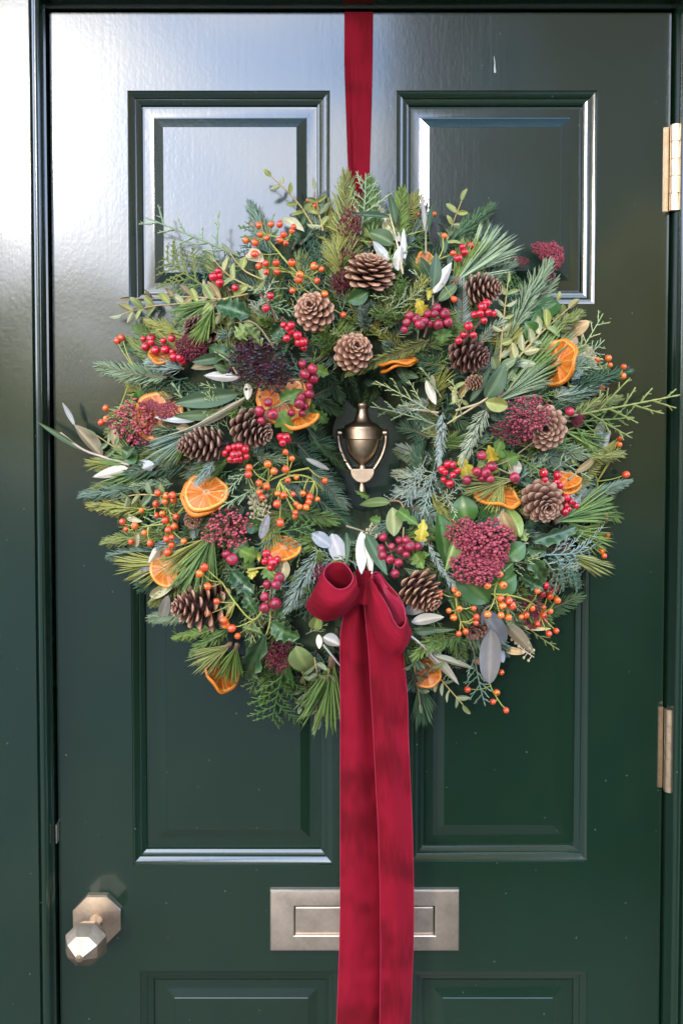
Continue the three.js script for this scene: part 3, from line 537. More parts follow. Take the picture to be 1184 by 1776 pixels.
// sprigs that can be told apart in the photograph
for (const a of [
  [594, 490, 606, 306, 'flat', 'yellow', 0.016, 0.020], [692, 420, 688, 326, 'flat', 'green'], [648, 420, 622, 352, 'flat', 'yellow'], [640, 430, 650, 365, 'comb', 'green', 0.004, 0.01],
  [290, 655, 168, 646, 'flat', 'blue', 0.01, 0.014], [300, 655, 222, 590, 'brush', 'yellow', 0.004, 0.012], [300, 690, 195, 716, 'flat', 'yellow', 0.004, 0.012], [370, 600, 255, 568, 'brush', 'yellow', 0.006, 0.014], [320, 640, 262, 632, 'brush', 'silver', 0.012, 0.02],
  [330, 800, 225, 815, 'flat', 'dark'], [300, 840, 232, 838, 'brush', 'blue'], [290, 925, 182, 942, 'brush', 'yellow', 0.004, 0.01], [320, 1010, 260, 1046, 'flat', 'yellow', 0.004, 0.008], [370, 1090, 308, 1112, 'brush', 'green', 0.006, 0.012], [330, 935, 280, 950, 'brush', 'silver', 0.004, 0.014],
  [400, 1090, 330, 1132, 'brush', 'green', 0.004, 0.008], [585, 1090, 588, 1215, 'comb', 'dark', 0.004, 0.01], [555, 955, 498, 1052, 'brush', 'silver', 0.012, 0.024], [742, 942, 790, 1030, 'brush', 'silver', 0.024, 0.030, 0, 0.62], [770, 1095, 720, 1135, 'flat', 'green', 0.012, 0.02], [800, 1100, 748, 1120, 'flat', 'green', 0.010, 0.02], [790, 1105, 800, 1150, 'flat', 'green'],
  [910, 1075, 1006, 1042, 'comb', 'dark', 0.0, 0.004], [890, 838, 1040, 760, 'flat', 'blue', 0.014, 0.020], [1000, 870, 1090, 838, 'flat', 'blue', 0.0, 0.004], [1000, 850, 1062, 762, 'comb', 'yellow', 0.0, 0.006], [1010, 850, 1070, 900, 'comb', 'green', 0, 0.004], [990, 660, 1012, 622, 'brush', 'silver', 0.002, 0.010], [960, 690, 1012, 668, 'brush', 'silver', 0.006, 0.012], [990, 720, 1075, 690, 'comb', 'yellow', 0.002, 0.008], [1010, 790, 1076, 792, 'brush', 'yellow', 0.0, 0.005],
  [880, 590, 940, 452, 'brush', 'blue', 0.010, 0.022, 0, 1.2], [955, 575, 1006, 545, 'brush', 'yellow', 0.002, 0.008], [800, 585, 806, 490, 'comb', 'silver', 0.010, 0.016, 0, 0.9], [830, 595, 870, 560, 'brush', 'silver', 0.006, 0.012], [745, 590, 606, 648, 'flat', 'yellow', 0.018, 0.034, 0.2, 0.85], [740, 600, 800, 575, 'flat', 'green', 0.012, 0.016],
  [570, 615, 560, 560, 'brush', 'green', 0.016, 0.03], [580, 600, 545, 590, 'brush', 'green', 0.016, 0.03], [690, 560, 650, 535, 'brush', 'green', 0.014, 0.03], [700, 550, 735, 490, 'brush', 'yellow', 0.012, 0.024], [690, 545, 690, 500, 'brush', 'green', 0.012, 0.024],
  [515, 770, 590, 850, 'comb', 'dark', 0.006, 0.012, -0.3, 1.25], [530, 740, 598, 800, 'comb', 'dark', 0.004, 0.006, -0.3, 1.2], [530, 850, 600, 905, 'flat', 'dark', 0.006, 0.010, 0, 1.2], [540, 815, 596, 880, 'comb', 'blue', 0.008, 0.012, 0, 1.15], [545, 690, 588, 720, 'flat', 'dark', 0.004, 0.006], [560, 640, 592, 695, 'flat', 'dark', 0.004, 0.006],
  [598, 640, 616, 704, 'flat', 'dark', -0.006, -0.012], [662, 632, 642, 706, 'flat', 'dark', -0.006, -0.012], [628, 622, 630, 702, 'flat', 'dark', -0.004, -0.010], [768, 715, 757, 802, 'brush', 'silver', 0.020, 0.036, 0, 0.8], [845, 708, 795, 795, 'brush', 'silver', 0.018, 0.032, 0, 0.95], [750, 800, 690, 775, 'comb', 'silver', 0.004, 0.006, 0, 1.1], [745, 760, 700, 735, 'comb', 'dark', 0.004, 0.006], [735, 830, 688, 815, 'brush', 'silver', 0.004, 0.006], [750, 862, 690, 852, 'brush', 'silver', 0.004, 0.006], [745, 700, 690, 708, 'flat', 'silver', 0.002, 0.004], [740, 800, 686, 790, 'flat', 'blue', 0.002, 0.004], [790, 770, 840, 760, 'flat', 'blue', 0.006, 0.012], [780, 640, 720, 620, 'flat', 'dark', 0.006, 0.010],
  [440, 790, 490, 800, 'brush', 'blue', 0.012, 0.02], [372, 800, 345, 838, 'brush', 'silver', 0.034, 0.044], [330, 905, 318, 925, 'brush', 'dark', 0.012, 0.02], [660, 950, 600, 945, 'brush', 'blue', 0.008, 0.012], [480, 880, 580, 905, 'flat', 'green', 0.010, 0.016], [900, 930, 930, 900, 'brush', 'dark', 0.010, 0.014], [470, 560, 440, 530, 'brush', 'silver', 0.008, 0.014], [690, 905, 640, 930, 'brush', 'blue', 0.004, 0.012],
]) fir(...a);
for (const a of [
  [350, 738, 262, 800, 'blue'], [205, 802, 152, 806, 'yellow', 0.004, 0.008, 22, 0.26], [206, 832, 158, 848, 'yellow', 0.002, 0.006, 18, 0.26], [330, 760, 285, 806, 'green', 0.016, 0.022, 26, 0.36], [372, 925, 318, 1030, 'green', 0.020, 0.034, 52, 0.5], [362, 930, 285, 992, 'yellow', 0.018, 0.032], [402, 1116, 342, 1152, 'yellow', 0.022, 0.034, 28, 0.34], [412, 1118, 396, 1172, 'green', 0.024, 0.032, 26, 0.3], [788, 490, 868, 418, 'pale', 0.012, 0.024], [782, 500, 830, 425, 'green', 0.012, 0.020],
  [858, 690, 985, 585, 'green', 0.024, 0.034, 62, 0.34], [852, 700, 945, 640, 'blue', 0.022, 0.032], [890, 832, 800, 848, 'yellow', 0.024, 0.034, 30], [872, 836, 846, 892, 'yellow', 0.026, 0.036, 26], [960, 905, 1048, 868, 'green', 0.006, 0.012], [975, 915, 1048, 940, 'green', 0.0, 0.004, 24, 0.34], [378, 520, 300, 556, 'green', 0.014, 0.022], [372, 532, 340, 600, 'green', 0.018, 0.028], [578, 1140, 562, 1250, 'green', 0.004, 0.006], [726, 1180, 735, 1262, 'dark', 0.0, 0.004], [965, 955, 1052, 982, 'yellow', 0.0, 0.002, 22, 0.3], [700, 985, 745, 1010, 'blue', 0.010, 0.018, 22], [520, 600, 500, 570, 'green', 0.014, 0.022, 24],
]) pine(...a);
for (const a of [
  [418, 446, 266, 378, 'pale', 0.004, 0.014, 0.8], [440, 470, 350, 445, 'green', 0.006, 0.014], [760, 722, 656, 655, 'pale', 0.030, 0.046, 0.8], [775, 745, 652, 690, 'pale', 0.028, 0.044, 0.75], [765, 690, 733, 632, 'pale', 0.026, 0.040, 0.8], [800, 720, 785, 655, 'pale', 0.024, 0.036, 0.8], [970, 725, 1162, 690, 'yellow', 0.004, 0.018, 0.85], [960, 730, 1080, 735, 'green', 0.004, 0.012], [985, 640, 1046, 555, 'pale', 0.002, 0.010, 0.85], [985, 650, 1042, 598, 'pale', 0.004, 0.012],
  [650, 555, 735, 500, 'pale', 0.018, 0.030], [700, 520, 640, 510, 'pale', 0.018, 0.026], [690, 560, 650, 575, 'pale', 0.014, 0.022], [450, 800, 380, 858, 'pale', 0.030, 0.042, 1.0], [430, 830, 452, 895, 'pale', 0.014, 0.020, 1.2], [460, 840, 378, 876, 'pale', 0.028, 0.040, 1.0], [740, 790, 700, 875, 'silver', 0.016, 0.024, 1.3], [770, 810, 690, 855, 'silver', 0.018, 0.026, 1.3], [755, 800, 735, 895, 'silver', 0.018, 0.026, 1.3], [720, 830, 672, 868, 'silver', 0.008, 0.014, 1.2], [770, 850, 790, 900, 'silver', 0.012, 0.02, 1.2],
  [600, 955, 520, 1000, 'silver', 0.008, 0.016, 1.2], [560, 940, 620, 985, 'silver', 0.006, 0.012, 1.2], [580, 975, 540, 945, 'silver', 0.008, 0.016], [700, 1090, 716, 1190, 'blue', 0.004, 0.010], [820, 1120, 830, 1215, 'blue', 0.004, 0.012], [800, 1130, 770, 1170, 'blue', 0.006, 0.010], [910, 1085, 965, 1130, 'yellow', 0.0, 0.006], [500, 500, 430, 500, 'pale', 0.014, 0.022, 1.2], [440, 545, 480, 485, 'silver', 0.012, 0.020, 1.2], [430, 520, 520, 545, 'pale', 0.014, 0.02, 1.2], [400, 680, 440, 740, 'pale', 0.012, 0.016, 1.1], [405, 690, 350, 660, 'pale', 0.010, 0.018, 1.1],
  [470, 1030, 530, 990, 'silver', 0.004, 0.012], [530, 1100, 570, 1080, 'pale', 0.006, 0.014], [460, 1150, 430, 1190, 'green', 0.004, 0.01], [800, 620, 860, 640, 'pale', 0.008, 0.014], [340, 1120, 300, 1090, 'green', 0.0, 0.006], [760, 870, 800, 845, 'silver', 0.016, 0.022, 1.2],
]) juniper(...a);
for (const a of [
  [520, 540, 515, 385, 'dark', 0.010, 0.018], [500, 520, 440, 400, 'dark', 0.006, 0.012], [540, 530, 555, 420, 'dark', 0.008, 0.014], [360, 500, 262, 440, 'yellow', 0.004, 0.014], [350, 470, 330, 425, 'yellow', 0.002, 0.012], [270, 890, 166, 885, 'green', 0.002, 0.010], [290, 900, 205, 915, 'green', 0.002, 0.010], [470, 925, 548, 915, 'green', 0.020, 0.028], [480, 935, 530, 955, 'blue', 0.018, 0.024], [475, 930, 428, 972, 'blue', 0.018, 0.024], [495, 1150, 462, 1270, 'green', 0.004, 0.012], [500, 1150, 520, 1225, 'green', 0.006, 0.014], [490, 1160, 440, 1200, 'green', 0.004, 0.010],
  [940, 962, 1045, 968, 'silver', 0.020, 0.026], [942, 970, 994, 1036, 'silver', 0.018, 0.022], [950, 968, 1030, 998, 'blue', 0.018, 0.022], [460, 450, 420, 415, 'dark', 0.004, 0.010], [735, 440, 715, 372, 'green', 0.004, 0.010], [760, 1020, 800, 1000, 'dark', 0.006, 0.010], [640, 1010, 700, 960, 'dark', 0.004, 0.01], [410, 655, 360, 690, 'dark', 0.006, 0.012], [890, 760, 860, 720, 'dark', 0.006, 0.010], [300, 770, 255, 760, 'dark', 0.004, 0.010], [710, 520, 770, 470, 'dark', 0.006, 0.012],
]) cedar(...a);
// finer sprigs tucked in all round between the larger things
{
  const r = rng(1717), jc = ['pale', 'green', 'pale', 'silver', 'yellow'], cc = ['green', 'dark', 'blue', 'yellow'];
  for (let i = 0; i < 180; i++) {
    const a = (i + r()) / 180 * 6.283 * 3, q = 0.16 + 0.74 * r(), x = lerp(638 + 62 * Math.cos(a), 608 + 405 * Math.cos(a), q), y = lerp(788 + 105 * Math.sin(a), 776 + 405 * Math.sin(a), q), h = a + (r() - 0.5) * 2.4, l = 55 + 40 * r(), x1 = x + Math.cos(h) * l, y1 = y + Math.sin(h) * l, hx = (x1 - 638) / 52, hy = (y1 - 785) / 98;
    if (hx * hx + hy * hy < 1 || (Math.max(x, x1) > 585 && Math.min(x, x1) < 718 && Math.max(y, y1) > 975)) continue;
    if (i % 5 < 2) juniper(x, y, x1, y1, jc[i % 5 + (y < 700 ? 0 : 1)], 0.002 + 0.006 * r(), 0.008 + 0.016 * r(), 1.1); else if (i % 5 < 4) cedar(x, y, x1, y1, cc[i % 4], 0.002 + 0.004 * r(), 0.006 + 0.012 * r()); else pine(x, y, x1, y1, i % 2 ? 'green' : 'yellow', 0.002, 0.012, 30, 0.4);
  }
}
// ---------------------------------------------------------------- leaf sprays
function spray(name, sp, leaves, stems, col = [0.20, 0.17, 0.10], r = 0.0011) {
  const g = group(name, wreath, local(on(leaves[0][0], leaves[0][1], 0.012)));
  for (const [x0, y0, x1, y1, w, o] of leaves) leaf(g, o?.sp ?? sp, x0, y0, x1, y1, w, o);
  if (stems) { const s = new Shape3(); for (const st of stems) stemTube(s, st.map(([x, y, l = 0.016]) => on(x, y, l).sub(wreathPos).sub(g.position)), r * 1.3, r * 0.8, col); const m = new THREE.Mesh(s.done(), M.stem); m.name = 'stem'; g.add(m); }
  return g;
}
const B = { back: true };
spray('olive_sprig', 'olive', [[690, 470, 694, 425, 18, B], [693, 420, 650, 352, 22, { ...B, l1: 0.034 }], [676, 376, 607, 372, 12, { l1: 0.034 }], [686, 388, 674, 330, 14, { l0: 0.02 }], [683, 424, 640, 402, 28, { l0: 0.010, l1: 0.014 }], [675, 452, 645, 418, 15, B], [702, 450, 700, 395, 11, B]], [[[698, 475], [690, 430], [676, 372, 0.022]]], [0.42, 0.33, 0.22]);
spray('olive_sprig', 'olive', [[738, 404, 731, 338, 11, { sp: 'gum' }], [737, 408, 750, 350, 9], [839, 415, 839, 365, 21, { l0: 0.006, l1: 0.012 }], [851, 434, 882, 416, 15, { sp: 'brown', l0: 0.008 }]], [[[738, 440], [738, 400]]]);
spray('olive_sprig', 'olive', [[750, 503, 757, 437, 20, { l0: 0.018, l1: 0.030 }], [751, 509, 783, 455, 19, { ...B, l0: 0.02, l1: 0.032 }], [760, 522, 795, 492, 18, { l0: 0.016 }], [745, 480, 728, 445, 14], [770, 440, 765, 400, 13]], [[[750, 530], [750, 500]]]);
spray('olive_sprig', 'olive', [[145, 782, 64, 731, 10, { l0: 0.010, l1: 0.016 }], [130, 738, 108, 697, 9, B], [178, 792, 128, 736, 27, { ...B, l0: 0.008, l1: 0.016, sp: 'brown' }], [222, 812, 163, 827, 19, B], [217, 822, 270, 804, 27, { back: true, l0: 0.008, l1: 0.020 }], [212, 790, 192, 730, 17, { sp: 'brown', l1: 0.02 }], [215, 790, 236, 775, 20]], [[[225, 806], [178, 792], [145, 780, 0.012], [105, 750, 0.012]]], [0.40, 0.30, 0.24], 0.0015);
spray('olive_sprig', 'olive', [[340, 729, 268, 724, 12, B], [415, 683, 300, 700, 30, { l0: 0.014, l1: 0.026 }], [390, 716, 300, 722, 18], [425, 692, 330, 746, 15, { back: true, l0: 0.02, l1: 0.024, sp: 'brown' }], [415, 655, 353, 651, 17, B], [428, 664, 430, 694, 14, { ...B, l0: 0.022, l1: 0.022 }], [388, 625, 330, 637, 20, { sp: 'brown' }], [392, 618, 332, 628, 18, { l1: 0.03 }], [398, 645, 370, 632, 14], [330, 742, 305, 742, 13, { sp: 'brown' }]], [[[425, 690, 0.026], [380, 716, 0.028], [330, 742, 0.026], [270, 762]], [[416, 655, 0.02], [395, 625, 0.02], [372, 610, 0.02]]], [0.24, 0.21, 0.12], 0.0011);
spray('olive_sprig', 'olive', [[627, 920, 627, 1000, 19, { ...B, l0: 0.036, l1: 0.052 }], [631, 925, 644, 996, 15, { ...B, l0: 0.034, l1: 0.050 }], [634, 925, 670, 996, 22, { l0: 0.034, l1: 0.048 }], [600, 922, 602, 978, 9, { l0: 0.03, l1: 0.034 }]], [[[600, 912, 0.03], [632, 922, 0.036]]]);
spray('olive_sprig', 'olive', [[727, 1115, 795, 1183, 19, { ...B, l0: 0.026, l1: 0.030 }], [751, 1137, 823, 1161, 13, { ...B, l0: 0.014, l1: 0.020, sp: 'cream' }], [712, 1080, 770, 1069, 19, { ...B, l0: 0.016 }], [714, 1090, 790, 1092, 11], [716, 1096, 760, 1095, 11], [560, 1105, 592, 1120, 21, { ...B, l0: 0.014, l1: 0.012 }], [552, 1100, 554, 1126, 11, B], [706, 1125, 730, 1165, 12]], [[[708, 1100, 0.02], [727, 1115, 0.022], [760, 1150, 0.02]], [[560, 1118, 0.014], [590, 1155, 0.010]]], [0.36, 0.33, 0.29]);
spray('olive_sprig', 'olive', [[690, 627, 708, 669, 17, { l0: 0.014 }], [738, 660, 755, 702, 14, { ...B, l0: 0.016, l1: 0.03 }], [748, 650, 752, 676, 9, { sp: 'brown', l0: 0.02 }], [700, 645, 725, 655, 14], [655, 705, 690, 722, 11, { l0: 0.012 }], [630, 662, 655, 662, 14, { l0: -0.004, l1: 0 }]], [[[760, 716, 0.024], [705, 708, 0.03]]], [0.32, 0.22, 0.20]);
spray('olive_sprig', 'small', [[841, 692, 877, 631, 30, { sp: 'olive', l0: 0.026, l1: 0.038 }], [841, 697, 881, 706, 24, { sp: 'eucalyptus', l0: 0.026 }], [814, 698, 852, 636, 12, { sp: 'olive', l0: 0.024 }], [860, 640, 852, 618, 16, { l0: 0.03, l1: 0.036 }], [878, 650, 898, 660, 14], [872, 660, 876, 676, 12], [866, 640, 895, 622, 16], [795, 690, 815, 660, 12, { sp: 'brown' }]], [[[790, 712, 0.02], [841, 693, 0.026], [880, 640, 0.03]], [[841, 693, 0.026], [775, 735, 0.02]]], [0.32, 0.26, 0.14]);
spray('olive_sprig', 'olive', [[1040, 792, 1058, 745, 11, B], [1033, 766, 1044, 728, 17, { sp: 'gum' }], [996, 820, 1042, 786, 15, { sp: 'brown' }], [1046, 770, 1040, 748, 9, { ...B }]], [[[985, 832], [1020, 800], [1045, 770]]]);
spray('gum_leaves', 'gum', [[983, 848, 1029, 872, 34, { l0: 0.004, l1: 0.008 }], [962, 880, 1010, 900, 20]]);
spray('gum_leaves', 'gum', [[838, 1058, 876, 1122, 38, { l0: 0.024, l1: 0.022 }], [851, 1090, 847, 1186, 38, { l0: 0.016, l1: 0.022 }], [872, 1125, 910, 1132, 14, { sp: 'dry', l0: 0.006 }], [862, 1120, 872, 1150, 18, { ...B }], [876, 1082, 925, 1130, 24, { ...B, sp: 'brown', l0: 0.006, l1: 0.008 }], [905, 1086, 955, 1090, 10, { sp: 'cream' }]], [[[858, 1045], [838, 1060], [848, 1092]]]);
spray('gum_leaves', 'gum', [[540, 925, 575, 948, 24, { l0: 0.012, l1: 0.014 }], [575, 925, 596, 985, 28, { l0: 0.012, l1: 0.018 }], [530, 795, 572, 815, 9, { l0: 0.014 }], [452, 935, 466, 892, 15, { l0: 0.012 }], [700, 1060, 740, 1052, 18, { l0: 0.006 }]]);
spray('gum_leaves', 'skimmia', [[868, 886, 894, 942, 23, { sp: 'brown', l0: 0.034, l1: 0.040 }], [878, 876, 902, 930, 26, { ...B, l0: 0.028, l1: 0.032 }]]);
spray('gum_leaves', 'cream', [[260, 1035, 312, 1004, 19, { l0: 0.016, l1: 0.022 }], [280, 1075, 292, 1034, 20, { sp: 'gum', l0: 0.004 }], [257, 968, 222, 1008, 17, { sp: 'small', l0: 0.008 }], [265, 972, 230, 1011, 13, { sp: 'gum', l0: 0.010 }], [275, 950, 257, 978, 16, { ...B, sp: 'olive' }], [217, 892, 245, 905, 13, { l0: 0.004 }], [240, 925, 236, 950, 12]]);
spray('gum_leaves', 'dry', [[985, 575, 1020, 560, 26, { l0: 0.002 }], [975, 580, 1000, 605, 24, { l0: 0.000 }], [1000, 600, 1030, 640, 34, { l0: -0.004 }], [990, 572, 970, 540, 20, { sp: 'gum' }], [488, 378, 525, 398, 20, { sp: 'cream', l0: 0.002 }], [430, 440, 460, 455, 24, { l0: 0.002 }]]);
// small-leaved eucalyptus: pairs of leaves along a stem
function pairs(path, n, L, w, sp = 'eucalyptus', lift = 0.014) {
  const c = new THREE.CatmullRomCurve3(path.map(([x, y, l = lift]) => V(x, y, l))), leaves = [];
  for (let i = 0; i < n; i++) {
    const t = 0.12 + 0.88 * i / (n - 1), p = c.getPoint(t), d = c.getTangent(t), h = Math.atan2(d.y, d.x), k = 1 - 0.3 * t;
    for (const s of i === n - 1 ? [0] : [-1, 1]) { if (s && R() < 0.12) continue; const a = h + s * (0.7 + 0.6 * R()), l = L * k * (0.8 + 0.4 * R()); leaves.push([p.x, p.y, p.x + Math.cos(a) * l, p.y + Math.sin(a) * l, w * k * (0.7 + 0.4 * R()), { l0: p.z, l1: p.z + 0.010 * (R() - 0.2), back: R() < 0.4, roll: (R() - 0.5) * 1.2 }]); }
  }
  return spray('eucalyptus_sprig', sp, leaves, [[...Array(5)].map((_, i) => { const p = c.getPoint(i / 4); return [p.x, p.y, p.z]; })], [0.30, 0.22, 0.08], 0.0009);
}
pairs([[545, 395], [515, 350], [470, 306, 0.02]], 6, 24, 13); pairs([[560, 400], [552, 365], [546, 330]], 4, 28, 12); pairs([[770, 430], [782, 395], [800, 348, 0.02]], 5, 28, 14);
pairs([[430, 510], [345, 525], [270, 530, 0.018], [212, 545, 0.018]], 9, 34, 17); pairs([[400, 520], [330, 515], [228, 518]], 6, 34, 13, 'brown'); pairs([[440, 500], [400, 480], [375, 455]], 4, 32, 15); pairs([[300, 862], [240, 858], [178, 872]], 6, 26, 14, 'small'); pairs([[545, 1140], [552, 1190], [545, 1255, 0.01]], 6, 28, 13, 'small'); pairs([[525, 1165], [530, 1200], [522, 1225]], 5, 24, 13, 'small'); pairs([[570, 1160], [566, 1200], [556, 1248]], 5, 22, 11, 'small');
pairs([[740, 1150], [770, 1185], [802, 1222]], 6, 28, 13, 'small'); pairs([[715, 1140], [722, 1180], [728, 1220]], 4, 26, 12, 'small'); pairs([[865, 640], [872, 560], [880, 490, 0.024]], 7, 26, 13); pairs([[880, 640], [935, 580, 0.02], [985, 535, 0.02]], 8, 34, 17); pairs([[905, 600], [950, 555], [965, 520]], 5, 26, 14); pairs([[470, 490], [425, 470], [400, 440]], 3, 34, 16);
pairs([[205, 780], [190, 770], [168, 755]], 3, 24, 13, 'small'); pairs([[440, 560], [400, 545], [365, 545]], 4, 30, 14, 'small'); pairs([[780, 670], [800, 690], [790, 720]], 3, 24, 11, 'eucalyptus');

// holly, skimmia and hawthorn leaves
spray('holly_sprig', 'holly', [[434, 548, 374, 528, 44, { l0: 0.018, l1: 0.024 }], [440, 560, 408, 588, 34, { sp: 'holly', back: true }], [470, 585, 498, 555, 36, { l0: 0.02 }], [430, 634, 360, 600, 42, { l0: 0.012, l1: 0.016 }], [455, 600, 425, 565, 26, { back: true, l1: 0.03 }], [500, 600, 490, 570, 26], [470, 620, 500, 600, 22]], [[[480, 610], [440, 560], [405, 560]]]);
spray('holly_sprig', 'holly', [[468, 1079, 518, 1108, 40, { l0: 0.020, l1: 0.026 }], [460, 1102, 422, 1182, 48, { l0: 0.022, l1: 0.026 }], [415, 1036, 366, 1046, 34, { l0: 0.018 }], [455, 1098, 420, 1088, 22, { back: true }], [425, 1030, 445, 1065, 30, { l1: 0.02 }], [400, 990, 440, 1030, 40, { l0: 0.010 }], [480, 1070, 500, 1050, 24]], [[[468, 1040, 0.02], [468, 1080, 0.022], [462, 1100, 0.024]], [[470, 1078, 0.02], [510, 1105, 0.022]]], [0.22, 0.22, 0.07]);
spray('holly_sprig', 'holly', [[922, 940, 997, 913, 34, { l0: 0.022, l1: 0.026 }], [908, 961, 950, 1012, 36, { l0: 0.022, l1: 0.024 }], [912, 952, 948, 958, 30, { l0: 0.014 }], [900, 905, 912, 940, 22, { back: true }], [900, 1000, 940, 1020, 30, { l0: 0.006 }]], [[[880, 945, 0.02], [915, 942, 0.022]]], [0.28, 0.22, 0.13]);
spray('skimmia_leaves', 'skimmia', [[775, 1000, 762, 888, 42, { l0: 0.020, l1: 0.026, roll: 0.9 }], [785, 985, 848, 1046, 44, { l0: 0.030, l1: 0.034 }], [868, 974, 912, 943, 32, { l0: 0.024, l1: 0.028 }], [845, 1006, 888, 974, 26, { l0: 0.026, l1: 0.030 }], [842, 1024, 898, 998, 44, { l0: 0.018, l1: 0.022 }], [835, 920, 880, 872, 52, { l0: 0.012, l1: 0.020 }], [810, 915, 800, 862, 46, { l0: 0.010, l1: 0.018 }], [770, 992, 792, 928, 26, { back: true, l0: 0.034, l1: 0.044, roll: -0.6 }]]);
spray('skimmia_leaves', 'skimmia', [[503, 1196, 492, 1146, 36, { l0: 0.010 }], [600, 524, 640, 506, 26, { l0: 0.020, l1: 0.030 }], [945, 540, 925, 560, 26, { l0: 0.006 }], [905, 560, 965, 525, 36, { l0: 0.004 }], [925, 590, 912, 560, 34, { l0: 0.006 }], [640, 700, 600, 560, 0.1], [395, 890, 378, 876, 22, { l0: 0.016 }], [250, 700, 238, 680, 26, { l0: 0.002 }], [430, 935, 400, 965, 34, { l0: 0.008 }], [240, 780, 215, 800, 34, { l0: 0.004 }], [450, 920, 428, 905, 26]].filter((q) => q[4] > 1));
spray('lime_leaves', 'lime', [[512, 1120, 537, 1170, 42, { l0: 0.018, l1: 0.014 }], [545, 1090, 555, 1060, 22]]);
spray('hawthorn_leaves', 'hawthorn', [[486, 694, 524, 676, 32, { l0: 0.024, l1: 0.032 }], [505, 692, 524, 690, 24, { sp: 'golden', l0: 0.026 }], [482, 715, 506, 752, 36, { l0: 0.026, l1: 0.034 }], [530, 700, 548, 745, 30, { l0: 0.020, l1: 0.026 }], [548, 715, 570, 735, 24], [545, 640, 570, 650, 26]], [[[478, 706, 0.03], [500, 694, 0.03], [530, 694, 0.028]]], [0.16, 0.15, 0.06]);
spray('hawthorn_leaves', 'hawthorn', [[640, 400, 641, 401, 0.1], [770, 570, 765, 595, 36, { l0: 0.02 }], [720, 560, 705, 540, 34], [735, 545, 722, 520, 26, { sp: 'golden', l0: 0.02, l1: 0.03 }], [745, 500, 742, 520, 14, { sp: 'golden' }]].filter((q) => q[4] > 1));
spray('hawthorn_leaves', 'hawthorn', [[850, 800, 872, 760, 34, { l0: 0.022, l1: 0.03 }], [855, 800, 845, 772, 24, { sp: 'golden', l0: 0.024, l1: 0.034 }], [866, 800, 900, 790, 40, { l0: 0.02, l1: 0.028 }], [812, 826, 798, 790, 30, { sp: 'golden', l0: 0.026, l1: 0.034 }], [815, 820, 800, 800, 26], [840, 822, 868, 812, 16, { sp: 'golden' }], [830, 800, 850, 812, 24], [880, 810, 905, 812, 28, { sp: 'gum', l0: 0.018 }]], [[[800, 830, 0.03], [840, 808, 0.03], [885, 822, 0.028]]], [0.2, 0.16, 0.06]);
spray('hawthorn_leaves', 'lime', [[676, 872, 620, 873, 20, { l0: 0.026, l1: 0.034 }], [640, 862, 614, 850, 13, { l0: 0.030, l1: 0.034, sp: 'hawthorn' }], [680, 880, 683, 934, 30, { sp: 'lime', l0: 0.03, l1: 0.036, back: true }], [690, 885, 725, 912, 24, { sp: 'hawthorn', l0: 0.03 }], [728, 940, 735, 902, 26, { sp: 'golden', l0: 0.026, l1: 0.034 }], [720, 960, 736, 985, 30, { sp: 'hawthorn', l0: 0.02 }], [660, 905, 640, 900, 22, { sp: 'hawthorn' }], [715, 968, 745, 962, 22, { sp: 'hawthorn' }]], [[[672, 869, 0.030], [695, 872, 0.026], [705, 900, 0.024]]], [0.30, 0.17, 0.10]);
spray('hawthorn_leaves', 'hawthorn', [[445, 966, 412, 952, 34, { l0: 0.024, l1: 0.032 }], [440, 985, 438, 1005, 22, { sp: 'golden', l0: 0.026, l1: 0.034 }], [458, 985, 478, 1002, 30, { l0: 0.024, l1: 0.03 }], [488, 1010, 494, 966, 20, { sp: 'cream', back: true }], [440, 970, 420, 985, 24], [448, 958, 450, 975, 10, { sp: 'golden' }]], [[[430, 990, 0.03], [460, 985, 0.032], [485, 1000, 0.03]]], [0.24, 0.22, 0.06]);

// ---------------------------------------------------------------- pine cones: scales set in a spiral, the foremost each a mesh of its own
function scaleGeo(seed) {
  const r = rng(seed), s = new Shape3(), n = 7, m = 6, ring = [];
  for (let k = 0; k <= n; k++) {
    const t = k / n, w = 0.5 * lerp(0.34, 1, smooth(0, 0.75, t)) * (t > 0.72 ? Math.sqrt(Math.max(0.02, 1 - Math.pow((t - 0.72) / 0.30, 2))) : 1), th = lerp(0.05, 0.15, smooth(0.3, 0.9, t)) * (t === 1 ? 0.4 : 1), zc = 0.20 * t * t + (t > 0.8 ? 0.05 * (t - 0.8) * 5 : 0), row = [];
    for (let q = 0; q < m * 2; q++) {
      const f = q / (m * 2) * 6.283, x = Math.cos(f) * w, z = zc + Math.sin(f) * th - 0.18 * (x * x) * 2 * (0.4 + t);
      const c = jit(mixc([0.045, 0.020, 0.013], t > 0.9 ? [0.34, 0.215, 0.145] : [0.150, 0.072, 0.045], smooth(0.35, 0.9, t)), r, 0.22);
      row.push(s.v(x, t, z, c, q / (m * 2) * 0.35, t * 0.4));
    }
    ring.push(row);
  }
  const tip = s.v(0, 1.03, 0.23, [0.29, 0.18, 0.12], 0.1, 0.4);
  for (let k = 0; k < n; k++) for (let q = 0; q < m * 2; q++) { const e = (q + 1) % (m * 2); s.q(ring[k][q], ring[k][e], ring[k + 1][e], ring[k + 1][q]); }
  for (let q = 0; q < m * 2; q++) s.t(ring[n][q], ring[n][(q + 1) % (m * 2)], tip);
  return s.done();
}
const scaleGeos = [0, 1, 2, 3].map((k) => scaleGeo(300 + k));
